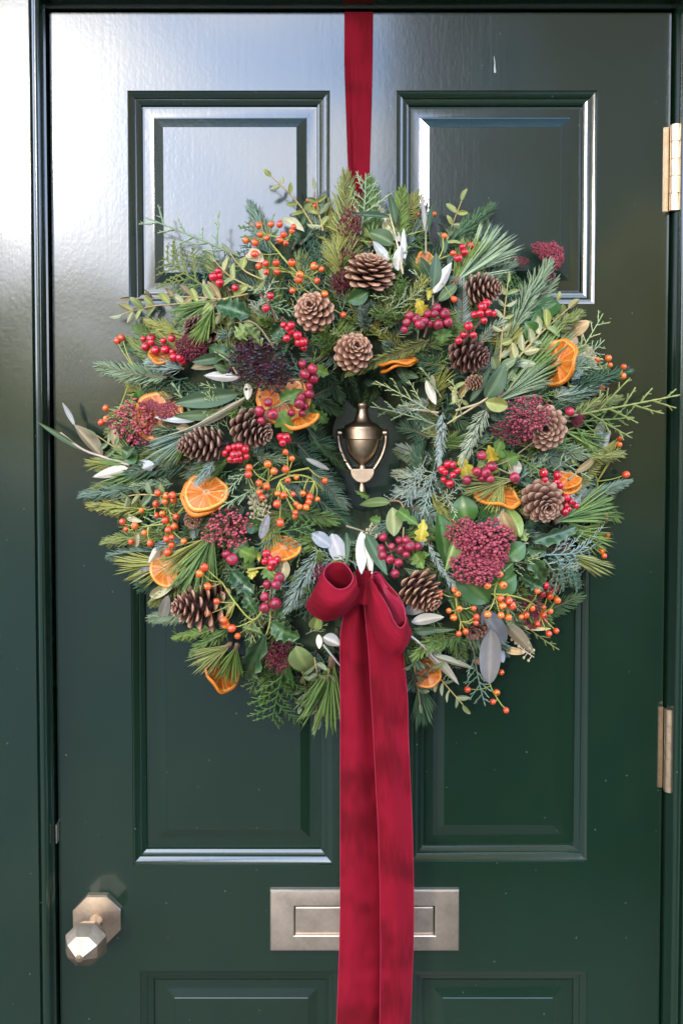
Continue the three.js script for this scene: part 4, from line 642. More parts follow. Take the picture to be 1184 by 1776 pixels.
// px, py: middle; size: width (pixels) ; ax: way the tip points ; len: length over width ; open: how far the scales stand off
function cone(px, py, size, ax, len, open, tone, lift = 0.03, show = 18) {
  const g = group('pine_cone', wreath, local(on(px, py, lift))), W = size * PX, Lc = W * len, axis = V(...ax).normalize(), q = new THREE.Quaternion().setFromUnitVectors(V(0, 1, 0), axis), r = rng(Math.round(px * 7 + py));
  const n = 62, items = [], tones = M.cone[tone];
  for (let i = 0; i < n; i++) {
    const t = i / (n - 1), f = i * 2.39996 + r() * 0.1, prof = Math.pow(Math.sin(Math.PI * (0.20 + 0.76 * Math.pow(t, 0.9))), 0.8), elev = lerp(open, 1.25, Math.pow(t, 1.6)), l = W * 0.5 * prof * lerp(0.92, 0.62, t) + W * 0.05;
    const rad = V(Math.cos(f), 0, Math.sin(f)), d = rad.clone().multiplyScalar(Math.cos(elev)).add(V(0, Math.sin(elev), 0)).applyQuaternion(q), b = V(0, (t - 0.55) * Lc * 0.80, 0).addScaledVector(rad, W * 0.03).applyQuaternion(q), up = V(0, 1, 0).addScaledVector(rad, -0.3).applyQuaternion(q);
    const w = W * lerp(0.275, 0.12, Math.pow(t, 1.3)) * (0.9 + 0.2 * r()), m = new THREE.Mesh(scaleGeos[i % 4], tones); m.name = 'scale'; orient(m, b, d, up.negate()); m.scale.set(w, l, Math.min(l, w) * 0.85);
    const tip = b.clone().addScaledVector(d, l); items.push({ m, see: tip.z + 0.2 * tip.y });
  }
  items.sort((a, b) => b.see - a.see);
  items.slice(0, show).forEach(({ m }) => g.add(m));
  const rest = mergeGeometries(items.slice(show).map(({ m }) => { m.updateMatrix(); return m.geometry.clone().applyMatrix4(m.matrix); }));
  const rm = new THREE.Mesh(rest, tones); rm.name = 'inner_scales'; rm.userData.kind = 'stuff'; g.add(rm);
  const core = new Shape3(); core.tube([...Array(8)].map((_, i) => V(0, (i / 7 - 0.55) * Lc * 0.82, 0).applyQuaternion(q)), (t) => W * 0.13 * Math.sin(Math.PI * (0.15 + 0.8 * t)), [0.05, 0.025, 0.018], 8);
  const cm = new THREE.Mesh(core.done(), M.stem); cm.name = 'core'; g.add(cm); return g;
}
for (const c of [
  [641, 474, 92, [0.14, 0.80, 0.42], 0.6, 0.35, 2, 0.026], [543, 538, 70, [-0.18, 0.22, 1], 1.1, 0.22, 2, 0.034], [614, 608, 70, [0.14, 0.24, 1], 1.2, 0.25, 2, 0.036], [837, 502, 70, [0.85, 0.06, 0.5], 1.05, 0.55, 0, 0.024], [817, 616, 70, [0.75, -0.25, 0.6], 1.0, 0.2, 1, 0.026], [345, 573, 66, [-0.6, 0.5, 0.5], 0.9, 0.1, 1, 0.010],
  [349, 771, 74, [-0.95, -0.02, 0.36], 1.25, 0.65, 0, 0.034], [440, 746, 72, [0.8, -0.28, 0.55], 1.12, 0.3, 0, 0.026], [943, 742, 84, [-0.12, -0.06, 1], 0.85, 0.3, 0, 0.022], [941, 871, 80, [0.16, -0.3, 1], 0.85, 0.3, 0, 0.026], [733, 1027, 78, [0.62, -0.55, 0.55], 1.0, 0.35, 2, 0.034], [345, 1052, 92, [-0.88, 0.05, 0.5], 1.2, 0.2, 2, 0.034],
  [822, 663, 36, [-0.85, -0.1, 0.5], 1.1, 0.8, 2, 0.026], [335, 902, 38, [0.1, -0.2, 1], 1.0, 0.6, 2, 0.014], [822, 1086, 56, [-0.2, -0.3, 1], 0.9, 0.3, 1, 0.002], [968, 942, 40, [0.8, -0.3, 0.6], 1.1, 0.2, 0, 0.004],
]) cone(...c);

// ---------------------------------------------------------------- dried orange slices
function orangeGeos(seed) {
  const r = rng(seed), n = 72, face = new Shape3(), rind = new Shape3(), ph = r() * 6, th = 0.055, warp = (a, q) => 0.13 * Math.sin(2 * a + ph) * q * q + 0.045 * Math.sin(5 * a + ph) * q, segs = 10;
  const wob = (a) => 1 + 0.035 * Math.sin(3 * a + ph) + 0.02 * Math.sin(7 * a + 2 * ph);
  for (const side of [1, -1]) {
    const rows = [0, 0.1, 0.22, 0.4, 0.58, 0.74, 0.84, 0.885, 0.93], ids = [];
    for (const q of rows) { const row = []; for (let i = 0; i <= n; i++) {
      const a = i / n * 6.28319, k = (i / n * segs + 0.5) % 1, memb = Math.abs(k - 0.5) < 0.075 ? 1 : 0, fib = noise3(Math.cos(a) * 22, Math.sin(a) * 22, q * 6 + seed), pith = q > 0.86 ? 1 : 0, core = q < 0.12 ? 1 : 0;
      let c = mixc([0.34, 0.068, 0.006], [0.60, 0.19, 0.018], fib); if (memb) c = mixc(c, [0.62, 0.33, 0.09], 0.55); if (core) c = [0.52, 0.30, 0.14]; if (pith) c = jit([0.66, 0.36, 0.095], r, 0.14);
      const z = side * (th * (pith ? 1 : 0.45 + 0.35 * memb + 0.25 * (fib - 0.5))) + warp(a, q); row.push(face.v(Math.cos(a) * q * wob(a), Math.sin(a) * q * wob(a), z, c, Math.cos(a) * q * 0.3, Math.sin(a) * q * 0.3));
    } ids.push(row); }
    for (let k = 0; k < rows.length - 1; k++) for (let i = 0; i < n; i++) side > 0 ? face.q(ids[k][i], ids[k + 1][i], ids[k + 1][i + 1], ids[k][i + 1]) : face.q(ids[k][i], ids[k][i + 1], ids[k + 1][i + 1], ids[k + 1][i]);
  }
  const prof = [[0.93, th], [0.975, th * 1.15], [1.0, th * 0.6], [1.01, 0], [1.0, -th * 0.6], [0.975, -th * 1.15], [0.93, -th]], ids = [];
  for (const [q, z] of prof) { const row = []; for (let i = 0; i <= n; i++) { const a = i / n * 6.28319, c = jit([0.62, 0.185, 0.012], r, 0.16); row.push(rind.v(Math.cos(a) * q * wob(a), Math.sin(a) * q * wob(a), z + warp(a, q), c, i / n * 2, z)); } ids.push(row); }
  for (let k = 0; k < prof.length - 1; k++) for (let i = 0; i < n; i++) rind.q(ids[k][i], ids[k + 1][i], ids[k + 1][i + 1], ids[k][i + 1]);
  return { flesh: face.done(), rind: rind.done() };
}
const oranges = [1, 2, 3].map((k) => orangeGeos(400 + k));
let orangeNo = 0;
function orange(px, py, r, normal, lift, thick = 1) {
  const k = oranges[orangeNo++ % 3], g = group('orange_slice', wreath, local(on(px, py, lift)));
  const nz = V(...normal).normalize(), up = Math.abs(nz.y) > 0.9 ? V(1, 0, 0) : V(0, 1, 0); orient(g, g.position.clone(), up, nz); const z = nz, y = up.addScaledVector(z, -up.dot(z)).normalize(); g.quaternion.setFromRotationMatrix(new THREE.Matrix4().makeBasis(y.clone().cross(z), y, z));
  g.scale.set(r * PX, r * PX, r * PX * thick * 1.15);
  for (const [n, geo] of [['flesh', k.flesh], ['rind', k.rind]]) { const m = new THREE.Mesh(geo, M.orange); m.name = n; g.add(m); } return g;
}
orange(353, 861, 39, [0.06, 0.74, 0.67], 0.022, 1.2); orange(358, 854, 38, [0.02, 0.68, 0.73], 0.027, 1.0); orange(966, 628, 43, [-0.74, 0.22, 0.62], 0.024, 1.2); orange(690, 632, 34, [-0.35, 0.93, 0.22], 0.022); orange(688, 626, 33, [-0.2, 0.96, 0.2], 0.026); orange(490, 690, 46, [0.1, 0.35, 0.9], 0.010); orange(515, 720, 36, [0.15, 0.85, 0.5], 0.016); orange(492, 950, 30, [0.0, 0.78, 0.62], 0.012); orange(288, 985, 36, [-0.55, 0.1, 0.8], 0.012); orange(383, 1166, 40, [0.55, 0.72, 0.42], 0.012, 1.2);
orange(985, 832, 22, [-0.1, 0.8, 0.6], 0.012, 1.3); orange(984, 840, 22, [0.1, 0.8, 0.6], 0.008, 1.3); orange(862, 862, 40, [0.1, 0.93, 0.36], 0.014); orange(280, 618, 24, [0.2, 0.9, 0.4], 0.014); orange(740, 1168, 27, [-0.2, 0.3, 0.9], 0.002); orange(276, 722, 44, [0, 0.2, 1], 0.004); orange(738, 455, 20, [0.3, 0.1, 0.9], -0.004);

// ---------------------------------------------------------------- berries
function berryGeo(c0, c1, cal, seed, stretch, pit) {
  const s = new Shape3(), n = 14, m = 10, r = rng(seed), ids = [];
  for (let k = 0; k <= m; k++) { const f = k / m * Math.PI, row = []; for (let i = 0; i < n; i++) { const a = i / n * 6.28319, top = 1 - k / m, rad = Math.sin(f) * (1 + 0.03 * Math.sin(3 * a + seed)), y = Math.cos(f) * stretch - (k === 0 ? pit : k === 1 ? pit * 0.3 : 0); const blotch = noise3(Math.cos(a) * rad * 2 + seed, y * 2, Math.sin(a) * rad * 2); let c = mixc(c0, c1, smooth(0.25, 0.75, blotch)); if (k < 1) c = cal; else if (k === 1) c = mixc(c, cal, 0.45); row.push(s.v(Math.cos(a) * rad, y, Math.sin(a) * rad, c)); } ids.push(row); }
  for (let k = 0; k < m; k++) for (let i = 0; i < n; i++) { const e = (i + 1) % n; s.q(ids[k][i], ids[k][e], ids[k + 1][e], ids[k + 1][i]); }
  if (pit) for (let q = 0; q < 5; q++) { const a = q * 1.2566, b = a + 0.5, h = 0.22 + 0.15 * r(); const A = s.v(Math.cos(a) * 0.2, stretch * 0.93, Math.sin(a) * 0.2, cal), C = s.v(Math.cos(b) * 0.2, stretch * 0.93, Math.sin(b) * 0.2, cal), T = s.v(Math.cos(a + 0.25) * 0.34, stretch * 0.93 + h, Math.sin(a + 0.25) * 0.34, cal); s.t(A, C, T); s.t(A, T, C); }
  return s.done();
}
const KIND = {
  rose_hip: { r: 6.0, mat: M.berry, geos: [berryGeo([0.46, 0.055, 0.010], [0.56, 0.095, 0.012], [0.04, 0.02, 0.015], 1, 1.05, 0.14), berryGeo([0.42, 0.035, 0.010], [0.50, 0.062, 0.012], [0.03, 0.02, 0.015], 2, 1.12, 0.14), berryGeo([0.50, 0.085, 0.012], [0.58, 0.14, 0.016], [0.05, 0.03, 0.02], 3, 1.0, 0.14)] },
  holly_berry: { r: 6.9, mat: M.berry, geos: [berryGeo([0.38, 0.006, 0.016], [0.47, 0.010, 0.022], [0.10, 0.01, 0.01], 4, 0.96, 0.02), berryGeo([0.31, 0.005, 0.012], [0.41, 0.008, 0.017], [0.06, 0.01, 0.01], 5, 0.96, 0.02)] },
  haw: { r: 8.4, mat: M.haw, geos: [berryGeo([0.19, 0.007, 0.022], [0.28, 0.018, 0.036], [0.06, 0.03, 0.02], 6, 0.98, 0.2), berryGeo([0.14, 0.005, 0.017], [0.22, 0.012, 0.028], [0.05, 0.03, 0.02], 7, 1.0, 0.2)] },
};
// spots [x, y, extra lift]; stems join each berry to the nearest of the nodes [x, y, lift]
function berries(name, kind, spots, nodes, lift = 0.034, stemCol = [0.30, 0.24, 0.06], size = 1) {
  const K = KIND[kind], g = group(name, wreath, local(on(nodes[0][0], nodes[0][1], nodes[0][2] ?? lift))), s = new Shape3(), base = wreathPos.clone().add(g.position), np = nodes.map(([x, y, l = lift - 0.008]) => on(x, y, l).sub(base));
  if (np.length > 1) stemTube(s, np, 0.0013, 0.0008, stemCol);
  spots.forEach(([x, y, e = 0], i) => {
    const p = on(x, y, lift + e + (R() - 0.5) * 0.008).sub(base), m = new THREE.Mesh(K.geos[Math.floor(R() * K.geos.length)], K.mat); m.name = kind;
    let best = 0; np.forEach((q, k) => { if (q.distanceTo(p) < np[best].distanceTo(p)) best = k; }); const to = np[best], d = p.clone().sub(to), rad = K.r * PX * size * (0.76 + 0.38 * R());
    const dir = d.clone().normalize().add(V(R() - 0.5, R() - 0.5, R() * 0.9).multiplyScalar(0.9)).normalize(); orient(m, p, dir, V(1, 0.2, 0.3)); m.scale.setScalar(rad); g.add(m);
    stemTube(s, [to, to.clone().lerp(p, 0.5).add(V((R() - 0.5) * 0.004, -0.002 * R(), 0.002)), p.clone().addScaledVector(dir, -rad * 0.9)], 0.00075, 0.00055, jit(stemCol, R, 0.2));
  });
  const m = new THREE.Mesh(s.done(), M.stem); m.name = 'stem'; g.add(m); return g;
}
const hips = (spots, nodes, lift, size) => berries('rose_hip_spray', 'rose_hip', spots, nodes, lift, [0.24, 0.24, 0.05], size);
hips([[453, 377], [441, 390], [450, 391], [470, 389], [485, 389], [509, 394], [451, 407], [463, 413], [485, 417], [492, 407], [496, 422], [426, 417], [442, 421], [442, 441], [506, 401]], [[520, 480, 0.01], [485, 440, 0.016], [465, 410, 0.018], [500, 415, 0.020]], 0.026);
hips([[449, 462], [461, 457], [462, 472], [479, 456], [480, 472], [506, 456], [518, 485], [520, 477], [545, 462], [558, 467], [550, 487], [507, 504], [595, 546], [563, 510]], [[525, 500, 0.02], [500, 470, 0.022], [465, 465, 0.022], [535, 480, 0.024]], 0.036, 1.04);
hips([[535, 348], [545, 358], [722, 371], [752, 371]], [[560, 390, 0.006], [640, 420, 0.0], [735, 400, 0.01]], 0.016);
hips([[770, 409], [785, 439], [787, 519]], [[742, 460, 0.012], [760, 450, 0.018]], 0.028);
hips([[204, 591], [211, 586], [184, 708], [184, 726], [176, 733]], [[235, 640, 0.004], [205, 715, 0.012]], 0.018);
hips([[274, 855], [289, 860], [299, 859], [301, 867], [286, 870], [271, 874], [246, 885], [272, 894], [282, 891], [306, 896], [287, 902], [303, 913]], [[330, 850, 0.02], [292, 880, 0.022], [270, 880, 0.024]], 0.032);
hips([[213, 905], [219, 918], [234, 912], [251, 924], [261, 942], [228, 940], [292, 919], [289, 935], [298, 932], [298, 945], [319, 939], [291, 958]], [[320, 880, 0.02], [292, 905, 0.026], [258, 912, 0.026], [238, 915, 0.024]], 0.034);
hips([[346, 995], [355, 984], [360, 1017], [376, 1043], [360, 1064], [388, 1076], [389, 1077], [392, 1084], [402, 1090], [412, 1103]], [[470, 1030, 0.024], [440, 1075, 0.032], [408, 1045, 0.036], [385, 1010, 0.03]], 0.044, 1.1);
hips([[495, 784], [506, 795], [432, 811], [431, 823], [464, 805], [475, 817], [495, 814], [499, 833], [514, 828], [563, 834], [449, 838], [462, 844], [450, 854], [455, 863]], [[535, 812, 0.03], [500, 820, 0.034], [465, 835, 0.034], [445, 850, 0.03]], 0.044);
hips([[481, 856], [492, 859], [508, 857], [525, 856], [480, 874], [513, 874], [519, 879], [530, 880], [537, 862], [550, 866], [535, 871], [512, 889], [511, 895], [486, 907]], [[560, 850, 0.03], [535, 828, 0.038], [505, 825, 0.040], [485, 835, 0.038], [545, 835, 0.038]], 0.046);
hips([[1035, 624], [1054, 621], [1057, 633], [1081, 636], [1080, 652], [1042, 672], [1010, 638], [981, 646]], [[985, 670, 0.002], [1030, 668, 0.008], [1048, 655, 0.012], [1070, 655, 0.012]], 0.016, 1.02);
hips([[1074, 760], [1073, 771], [1085, 823], [1049, 897], [1049, 901], [1053, 928], [1044, 955], [1047, 964]], [[990, 800, 0.002], [1035, 835, 0.004], [1020, 930, 0.002]], 0.010);
hips([[845, 1016], [866, 996], [872, 1015], [845, 1066], [868, 1038], [882, 1042], [871, 1051], [887, 1050], [868, 1067], [881, 1071]], [[860, 1010, 0.03], [858, 1035, 0.034], [880, 1030, 0.036]], 0.044, 1.08);
hips([[931, 1025], [953, 1034], [966, 1041], [941, 1053], [942, 1067], [954, 1060], [922, 1055], [911, 1067], [903, 1070], [931, 1082], [964, 1094], [951, 1099]], [[845, 1030, 0.03], [885, 1033, 0.032], [920, 1045, 0.03], [935, 1065, 0.028]], 0.032, 1.08);
hips([[787, 1023], [794, 1030], [778, 1059], [796, 1056], [821, 1055], [786, 1071], [826, 1070], [825, 1080], [795, 1099], [807, 1095], [761, 1030]], [[790, 1035, 0.026], [792, 1055, 0.030], [798, 1078, 0.028]], 0.038);
hips([[825, 1146], [869, 1166], [810, 1196], [861, 1201], [854, 1217], [877, 1232]], [[845, 1150, 0.004], [850, 1190, 0.008], [862, 1212, 0.010]], 0.014, 1.05);
const red = (spots, nodes, lift = 0.036, size = 1) => berries('holly_berry_sprig', 'holly_berry', spots, nodes, lift, [0.13, 0.055, 0.035], size);
red([[249, 588], [262, 587], [253, 602], [263, 594], [270, 608], [284, 591], [298, 587], [287, 607], [299, 611], [302, 620], [313, 621], [318, 627]], [[320, 615, 0.014], [290, 600, 0.014], [262, 596, 0.012]], 0.024, 1.05);
red([[370, 480], [379, 470], [381, 478], [381, 491], [408, 499]], [[400, 505, 0.014], [382, 485, 0.016]], 0.026, 1.05);
red([[469, 513], [461, 535]], [[480, 560, 0.024], [470, 535, 0.024], [450, 508, 0.02]], 0.034, 1.06);
red([[492, 564], [505, 564], [505, 575], [516, 582], [518, 594], [526, 593], [527, 603], [497, 587], [500, 570]], [[490, 550, 0.024], [508, 580, 0.024], [520, 600, 0.024]], 0.036, 1.05);
red([[843, 526], [836, 532], [822, 546], [832, 544], [846, 542], [839, 556], [856, 544], [812, 566], [804, 580], [820, 581], [795, 591]], [[800, 595, 0.028], [822, 572, 0.030], [838, 545, 0.030]], 0.044);
red([[801, 428], [815, 426], [805, 438], [794, 448]], [[800, 460, 0.012], [804, 435, 0.014]], 0.024);
red([[390, 786], [396, 778], [406, 775], [415, 774], [425, 779], [414, 787], [406, 789], [428, 792], [416, 796], [409, 797], [400, 797]], [[408, 785, 0.024], [409, 790, 0.028]], 0.040, 1.02);
red([[486, 758], [496, 759], [499, 763], [490, 768]], [[490, 745, 0.024], [492, 760, 0.028]], 0.040);
red([[776, 805], [785, 806], [793, 817], [785, 824], [769, 832], [772, 819], [780, 839], [766, 815]], [[782, 830, 0.024], [780, 815, 0.026]], 0.040);
red([[462, 960], [459, 974], [473, 976], [481, 970], [465, 969], [470, 984]], [[465, 985, 0.02], [468, 970, 0.024]], 0.036, 1.05);
red([[942, 820], [966, 824], [964, 836], [971, 842], [944, 832]], [[960, 850, 0.014], [960, 832, 0.014]], 0.024);
red([[981, 863], [985, 883], [998, 877], [980, 876], [990, 870], [978, 888]], [[970, 880, 0.01], [985, 875, 0.012]], 0.022);
red([[946, 1015], [935, 1020], [947, 1025], [957, 1017], [965, 1020], [940, 1030], [955, 1026]], [[930, 1035, 0.010], [948, 1020, 0.012]], 0.022);
const haws = (spots, nodes, lift = 0.036, size = 1) => berries('hawthorn_sprig', 'haw', spots, nodes, lift, [0.19, 0.13, 0.07], size);
haws([[710, 547], [705, 559], [722, 553], [736, 557], [741, 544], [753, 544], [757, 534], [771, 544], [777, 559], [760, 563], [744, 562], [701, 572], [728, 562]], [[735, 585, 0.02], [742, 552, 0.026], [715, 556, 0.026], [765, 552, 0.026]], 0.042, 1.05);
haws([[524, 631], [542, 640], [529, 649], [543, 656], [536, 669], [536, 683], [522, 689], [528, 705], [524, 717], [505, 716], [473, 719], [465, 698], [450, 713], [453, 730], [519, 700]], [[500, 660, 0.022], [520, 660, 0.028], [525, 695, 0.028], [495, 700, 0.030], [470, 708, 0.030]], 0.042, 1.0);
haws([[664, 932], [679, 948], [692, 937], [704, 937], [711, 947], [695, 953], [661, 952], [663, 963], [676, 971], [691, 976], [725, 948], [685, 995], [704, 962]], [[700, 915, 0.02], [695, 945, 0.026], [678, 958, 0.026]], 0.040, 1.0);
haws([[484, 1002], [479, 1014], [463, 1014], [459, 1035], [459, 1054], [478, 1047]], [[480, 985, 0.024], [472, 1010, 0.028], [468, 1040, 0.028]], 0.042, 1.12);
haws([[393, 961], [403, 970]], [[425, 985, 0.02], [410, 980, 0.022]], 0.036, 1.15);
haws([[835, 790], [826, 818], [852, 809], [809, 833], [836, 830], [850, 831], [892, 828], [988, 714], [842, 820]], [[860, 845, 0.022], [838, 818, 0.028], [880, 800, 0.024]], 0.042, 1.0);

// ---------------------------------------------------------------- skimmia heads and elderberries: many tiny buds on branching stalks
function headGeo(seed, n, c0, c1, rad, rough = 0.2) {
  const r = rng(seed), buds = new Shape3(), st = new Shape3(), ico = new THREE.IcosahedronGeometry(1, 1), ip = ico.attributes.position, seen = new Map(), vs = [], tri = [];
  for (let i = 0; i < ip.count; i++) { const k = [ip.getX(i), ip.getY(i), ip.getZ(i)].map((x) => x.toFixed(3)).join(); if (!seen.has(k)) { seen.set(k, vs.length); vs.push([ip.getX(i), ip.getY(i), ip.getZ(i)]); } tri.push(seen.get(k)); }
  const nodes = [...Array(14)].map((_, i) => { const a = i * 2.4, q = Math.sqrt((i + 0.5) / 14); return V(Math.cos(a) * q * 0.7, Math.sin(a) * q * 0.7, -0.1 + 0.35 * (1 - q * q)); });
  nodes.forEach((p) => st.tube([V(0, 0, -0.75), p.clone().multiplyScalar(0.5).add(V(0, 0, -0.3)), p], (t) => 0.035 - 0.016 * t, jit(c0, r, 0.3), 5));
  for (let i = 0; i < n; i++) {
    const a = i * 2.39996 + r() * 0.5, q = Math.sqrt((i + 0.5) / n), h = 0.55 * Math.sqrt(Math.max(0, 1 - q * q)) + (r() - 0.5) * rough * 1.6, lump = 0.82 + 0.36 * noise3(Math.cos(a) * 1.8 + seed, Math.sin(a) * 1.8, 3);
    const p = V(Math.cos(a) * q * lump + (r() - 0.5) * rough * 0.6, Math.sin(a) * q * lump + (r() - 0.5) * rough * 0.6, h), b = rad * (0.72 + 0.5 * r()), c = jit(mixc(c0, c1, r()), r, 0.2), ids = vs.map(([x, y, z]) => buds.v(p.x + x * b, p.y + y * b, p.z + z * b * 1.15, c));
    for (let k = 0; k < tri.length; k += 3) buds.t(ids[tri[k]], ids[tri[k + 1]], ids[tri[k + 2]]);
    if (i % 2 === 0) { let best = nodes[0]; for (const q2 of nodes) if (q2.distanceTo(p) < best.distanceTo(p)) best = q2; st.tube([best, p], 0.014, jit(c0, r, 0.3), 4); }
  }
  return { buds: buds.done(), stalks: st.done() };
}
const RED0 = [0.14, 0.020, 0.032], RED1 = [0.26, 0.050, 0.062];
const heads = { tight: [headGeo(501, 300, RED0, RED1, 0.066), headGeo(502, 260, RED0, RED1, 0.072)], loose: [headGeo(503, 210, RED0, RED1, 0.058, 0.5), headGeo(504, 240, RED0, RED1, 0.056, 0.45)], elder: [headGeo(505, 62, [0.006, 0.004, 0.007], [0.016, 0.009, 0.013], 0.070, 0.75)] };
heads.elder[0].stalks = headGeo(506, 220, [0.075, 0.010, 0.024], [0.1, 0.01, 0.03], 0.02, 0.7).stalks;
let headNo = 0;
function head(name, px, py, rx, ry, style, tone, lift, tilt = [0, 0, 1], small = 1) {
  const h = heads[style][headNo++ % heads[style].length], g = group(name, wreath, local(on(px, py, lift))); orient(g, g.position.clone(), V(0.2 * (headNo % 3 - 1), 1, 0), V(...tilt)); g.scale.set(rx * PX, ry * PX, Math.min(rx, ry) * PX * 0.9);
  const b = new THREE.Mesh(h.buds, style === 'elder' ? M.elder : M.bud[tone]); b.name = style === 'elder' ? 'elderberries' : 'buds'; b.userData.kind = 'stuff'; const s = new THREE.Mesh(h.stalks, M.stem); s.name = 'stalks'; g.add(b, s); return g;
}
for (const a of [[958, 446, 22, 28, 'tight', 0, 0.006], [940, 432, 22, 14, 'tight', 0, 0.006], [948, 478, 14, 22, 'tight', 0, 0.002], [899, 454, 18, 9, 'loose', 0, 0.006], [235, 732, 42, 38, 'loose', 2, 0.024], [288, 712, 18, 16, 'tight', 0, 0.018], [262, 704, 14, 12, 'tight', 0, 0.020], [330, 604, 25, 24, 'tight', 1, 0.022], [396, 915, 40, 34, 'loose', 2, 0.030], [913, 722, 36, 34, 'loose', 0, 0.052], [888, 748, 34, 22, 'loose', 1, 0.036],
  [842, 938, 42, 38, 'tight', 0, 0.040], [806, 928, 30, 30, 'tight', 0, 0.038], [820, 985, 40, 30, 'tight', 0, 0.040, [-0.1, -0.3, 1]], [850, 968, 32, 28, 'tight', 0, 0.040], [486, 1138, 30, 26, 'loose', 1, 0.010], [925, 1068, 28, 24, 'tight', 0, 0.022], [915, 1050, 24, 18, 'loose', 1, 0.016], [608, 392, 20, 36, 'loose', 1, 0.012], [590, 490, 18, 20, 'loose', 1, 0.012], [604, 455, 16, 24, 'loose', 1, 0.006], [550, 992, 14, 18, 'tight', 1, 0.012], [1000, 728, 12, 14, 'tight', 1, 0.012]]) head('skimmia_head', ...a);
head('elderberry_head', 448, 632, 50, 40, 'elder', 0, 0.030); head('elderberry_head', 470, 655, 38, 34, 'elder', 0, 0.030, [0.1, -0.3, 1]); head('elderberry_head', 420, 615, 28, 20, 'elder', 0, 0.024);
// pale eucalyptus seed heads
for (const [x, y, x1, y1] of [[880, 1095, 925, 1140], [455, 850, 440, 905], [430, 860, 470, 890], [655, 910, 640, 935]]) {
  const g = group('seed_sprig', wreath, local(on(x, y, 0.018))), s = new Shape3(), o = wreathPos.clone().add(g.position), a = on(x, y, 0.018).sub(o), b = on(x1, y1, 0.018).sub(o), side = b.clone().sub(a).cross(V(0, 0, 1)).normalize();
  stemTube(s, [a, a.clone().lerp(b, 0.5).addScaledVector(side, 0.003), b], 0.0011, 0.0007, [0.40, 0.32, 0.24]);
  for (let k = 0; k < 12; k++) { const t = 0.15 + 0.85 * k / 12, p = a.clone().lerp(b, t), e = p.clone().addScaledVector(side, (k % 2 ? 1 : -1) * (0.004 + 0.005 * R())).add(V(0, 0.003 * (R() - 0.3), 0.003)); stemTube(s, [p, e], 0.0006, 0.0005, [0.38, 0.32, 0.2]); const m = new THREE.Mesh(KIND.haw.geos[0], M.stem); m.name = 'seed'; m.geometry = seedGeo(); m.scale.setScalar(0.0015 + 0.0005 * R()); m.position.copy(e); g.add(m); }
  const m = new THREE.Mesh(s.done(), M.stem); m.name = 'stem'; g.add(m);
}
function seedGeo() { return proto('seed', () => berryGeo([0.28, 0.25, 0.13], [0.36, 0.31, 0.18], [0.25, 0.2, 0.1], 9, 1.25, 0.05)); }
// ---------------------------------------------------------------- velvet ribbons
const pile = texture(512, (u, v) => { const a = vnoise(u * 160, v * 160, 160, 160, 81) * 0.6 + vnoise(u * 256, v * 256, 256, 256, 82) * 0.4; return [a, a, a]; });
const nap = texture(512, (u, v) => {                                 // where the pile has been brushed this way and that
  const wx = (vnoise(u * 4, v * 4, 4, 4, 91) - 0.5) * 0.16, wy = (vnoise(u * 5, v * 5, 5, 5, 94) - 0.5) * 0.2, a = vnoise((u + wx) * 7, (v + wy) * 9, 7, 9, 92) * 0.55 + vnoise((u + wx) * 19, (v + wy) * 11, 19, 11, 93) * 0.28 + vnoise(u * 110, v * 20, 110, 20, 95) * 0.22, t = smooth(0.24, 0.72, a);
  return [lerp(0.58, 1.0, t), lerp(0.34, 1, t), lerp(0.42, 1, t)];
});
const velvet = new THREE.MeshPhysicalMaterial({ color: new THREE.Color(0.158, 0.0018, 0.0090), map: metric(nap, 0.31), roughness: 0.85, specularIntensity: 0.25, sheen: 1, sheenColor: new THREE.Color(0.34, 0.024, 0.062), sheenRoughness: 0.45, bumpMap: metric(pile, 0.06), bumpScale: 0.00035 });
const velvetBack = new THREE.MeshPhysicalMaterial({ color: new THREE.Color(0.27, 0.008, 0.032), roughness: 0.5, sheen: 0.5, sheenColor: new THREE.Color(0.6, 0.12, 0.2), sheenRoughness: 0.4, bumpMap: metric(pile, 0.04), bumpScale: 0.0001 });
// a band: P(u, v) gives a point, u along the ribbon and v across it; thick cloth with a selvage along both edges
function band(P, nu, nv, closed, thick = 0.0009, shift = [0, 0]) {
  const s = new Shape3(), eps = 1e-3, N = (u, v) => { const a = P(u + eps, v).sub(P(u - eps, v)), b = P(u, v + eps).sub(P(u, v - eps)); return a.cross(b).normalize(); }, rows = [[], []], len = [0];
  for (let i = 1; i <= nu; i++) len.push(len[i - 1] + P(i / nu, 0.5).distanceTo(P((i - 1) / nu, 0.5)));
  const wid = P(0.3, 0).distanceTo(P(0.3, 1));
  for (let k = 0; k < 2; k++) for (let i = 0; i <= nu; i++) { const row = []; for (let j = 0; j <= nv; j++) { const v = j / nv, p = P(i / nu, v).addScaledVector(N(i / nu, v), k ? -thick : 0); row.push(s.v(p.x, p.y, p.z, [1, 1, 1], v * wid + shift[0], len[i] + shift[1])); } rows[k].push(row); }
  for (let i = 0; i < nu; i++) for (let j = 0; j < nv; j++) { const [f, b] = rows; s.q(f[i][j], f[i + 1][j], f[i + 1][j + 1], f[i][j + 1]); s.q(b[i][j], b[i][j + 1], b[i + 1][j + 1], b[i + 1][j]); }
  for (let i = 0; i < nu; i++) for (const j of [0, nv]) { const [f, b] = rows; j ? s.q(f[i][j], f[i + 1][j], b[i + 1][j], b[i][j]) : s.q(f[i][j], b[i][j], b[i + 1][j], f[i + 1][j]); }
  const g = s.done(); g.deleteAttribute('color'); return g;
}
function selvage(P, v, n, r = 0.00042) { const s = new Shape3(); s.tube([...Array(n + 1)].map((_, i) => P(i / n, v)), r, [1, 1, 1], 6); const g = s.done(); g.deleteAttribute('color'); return g; }
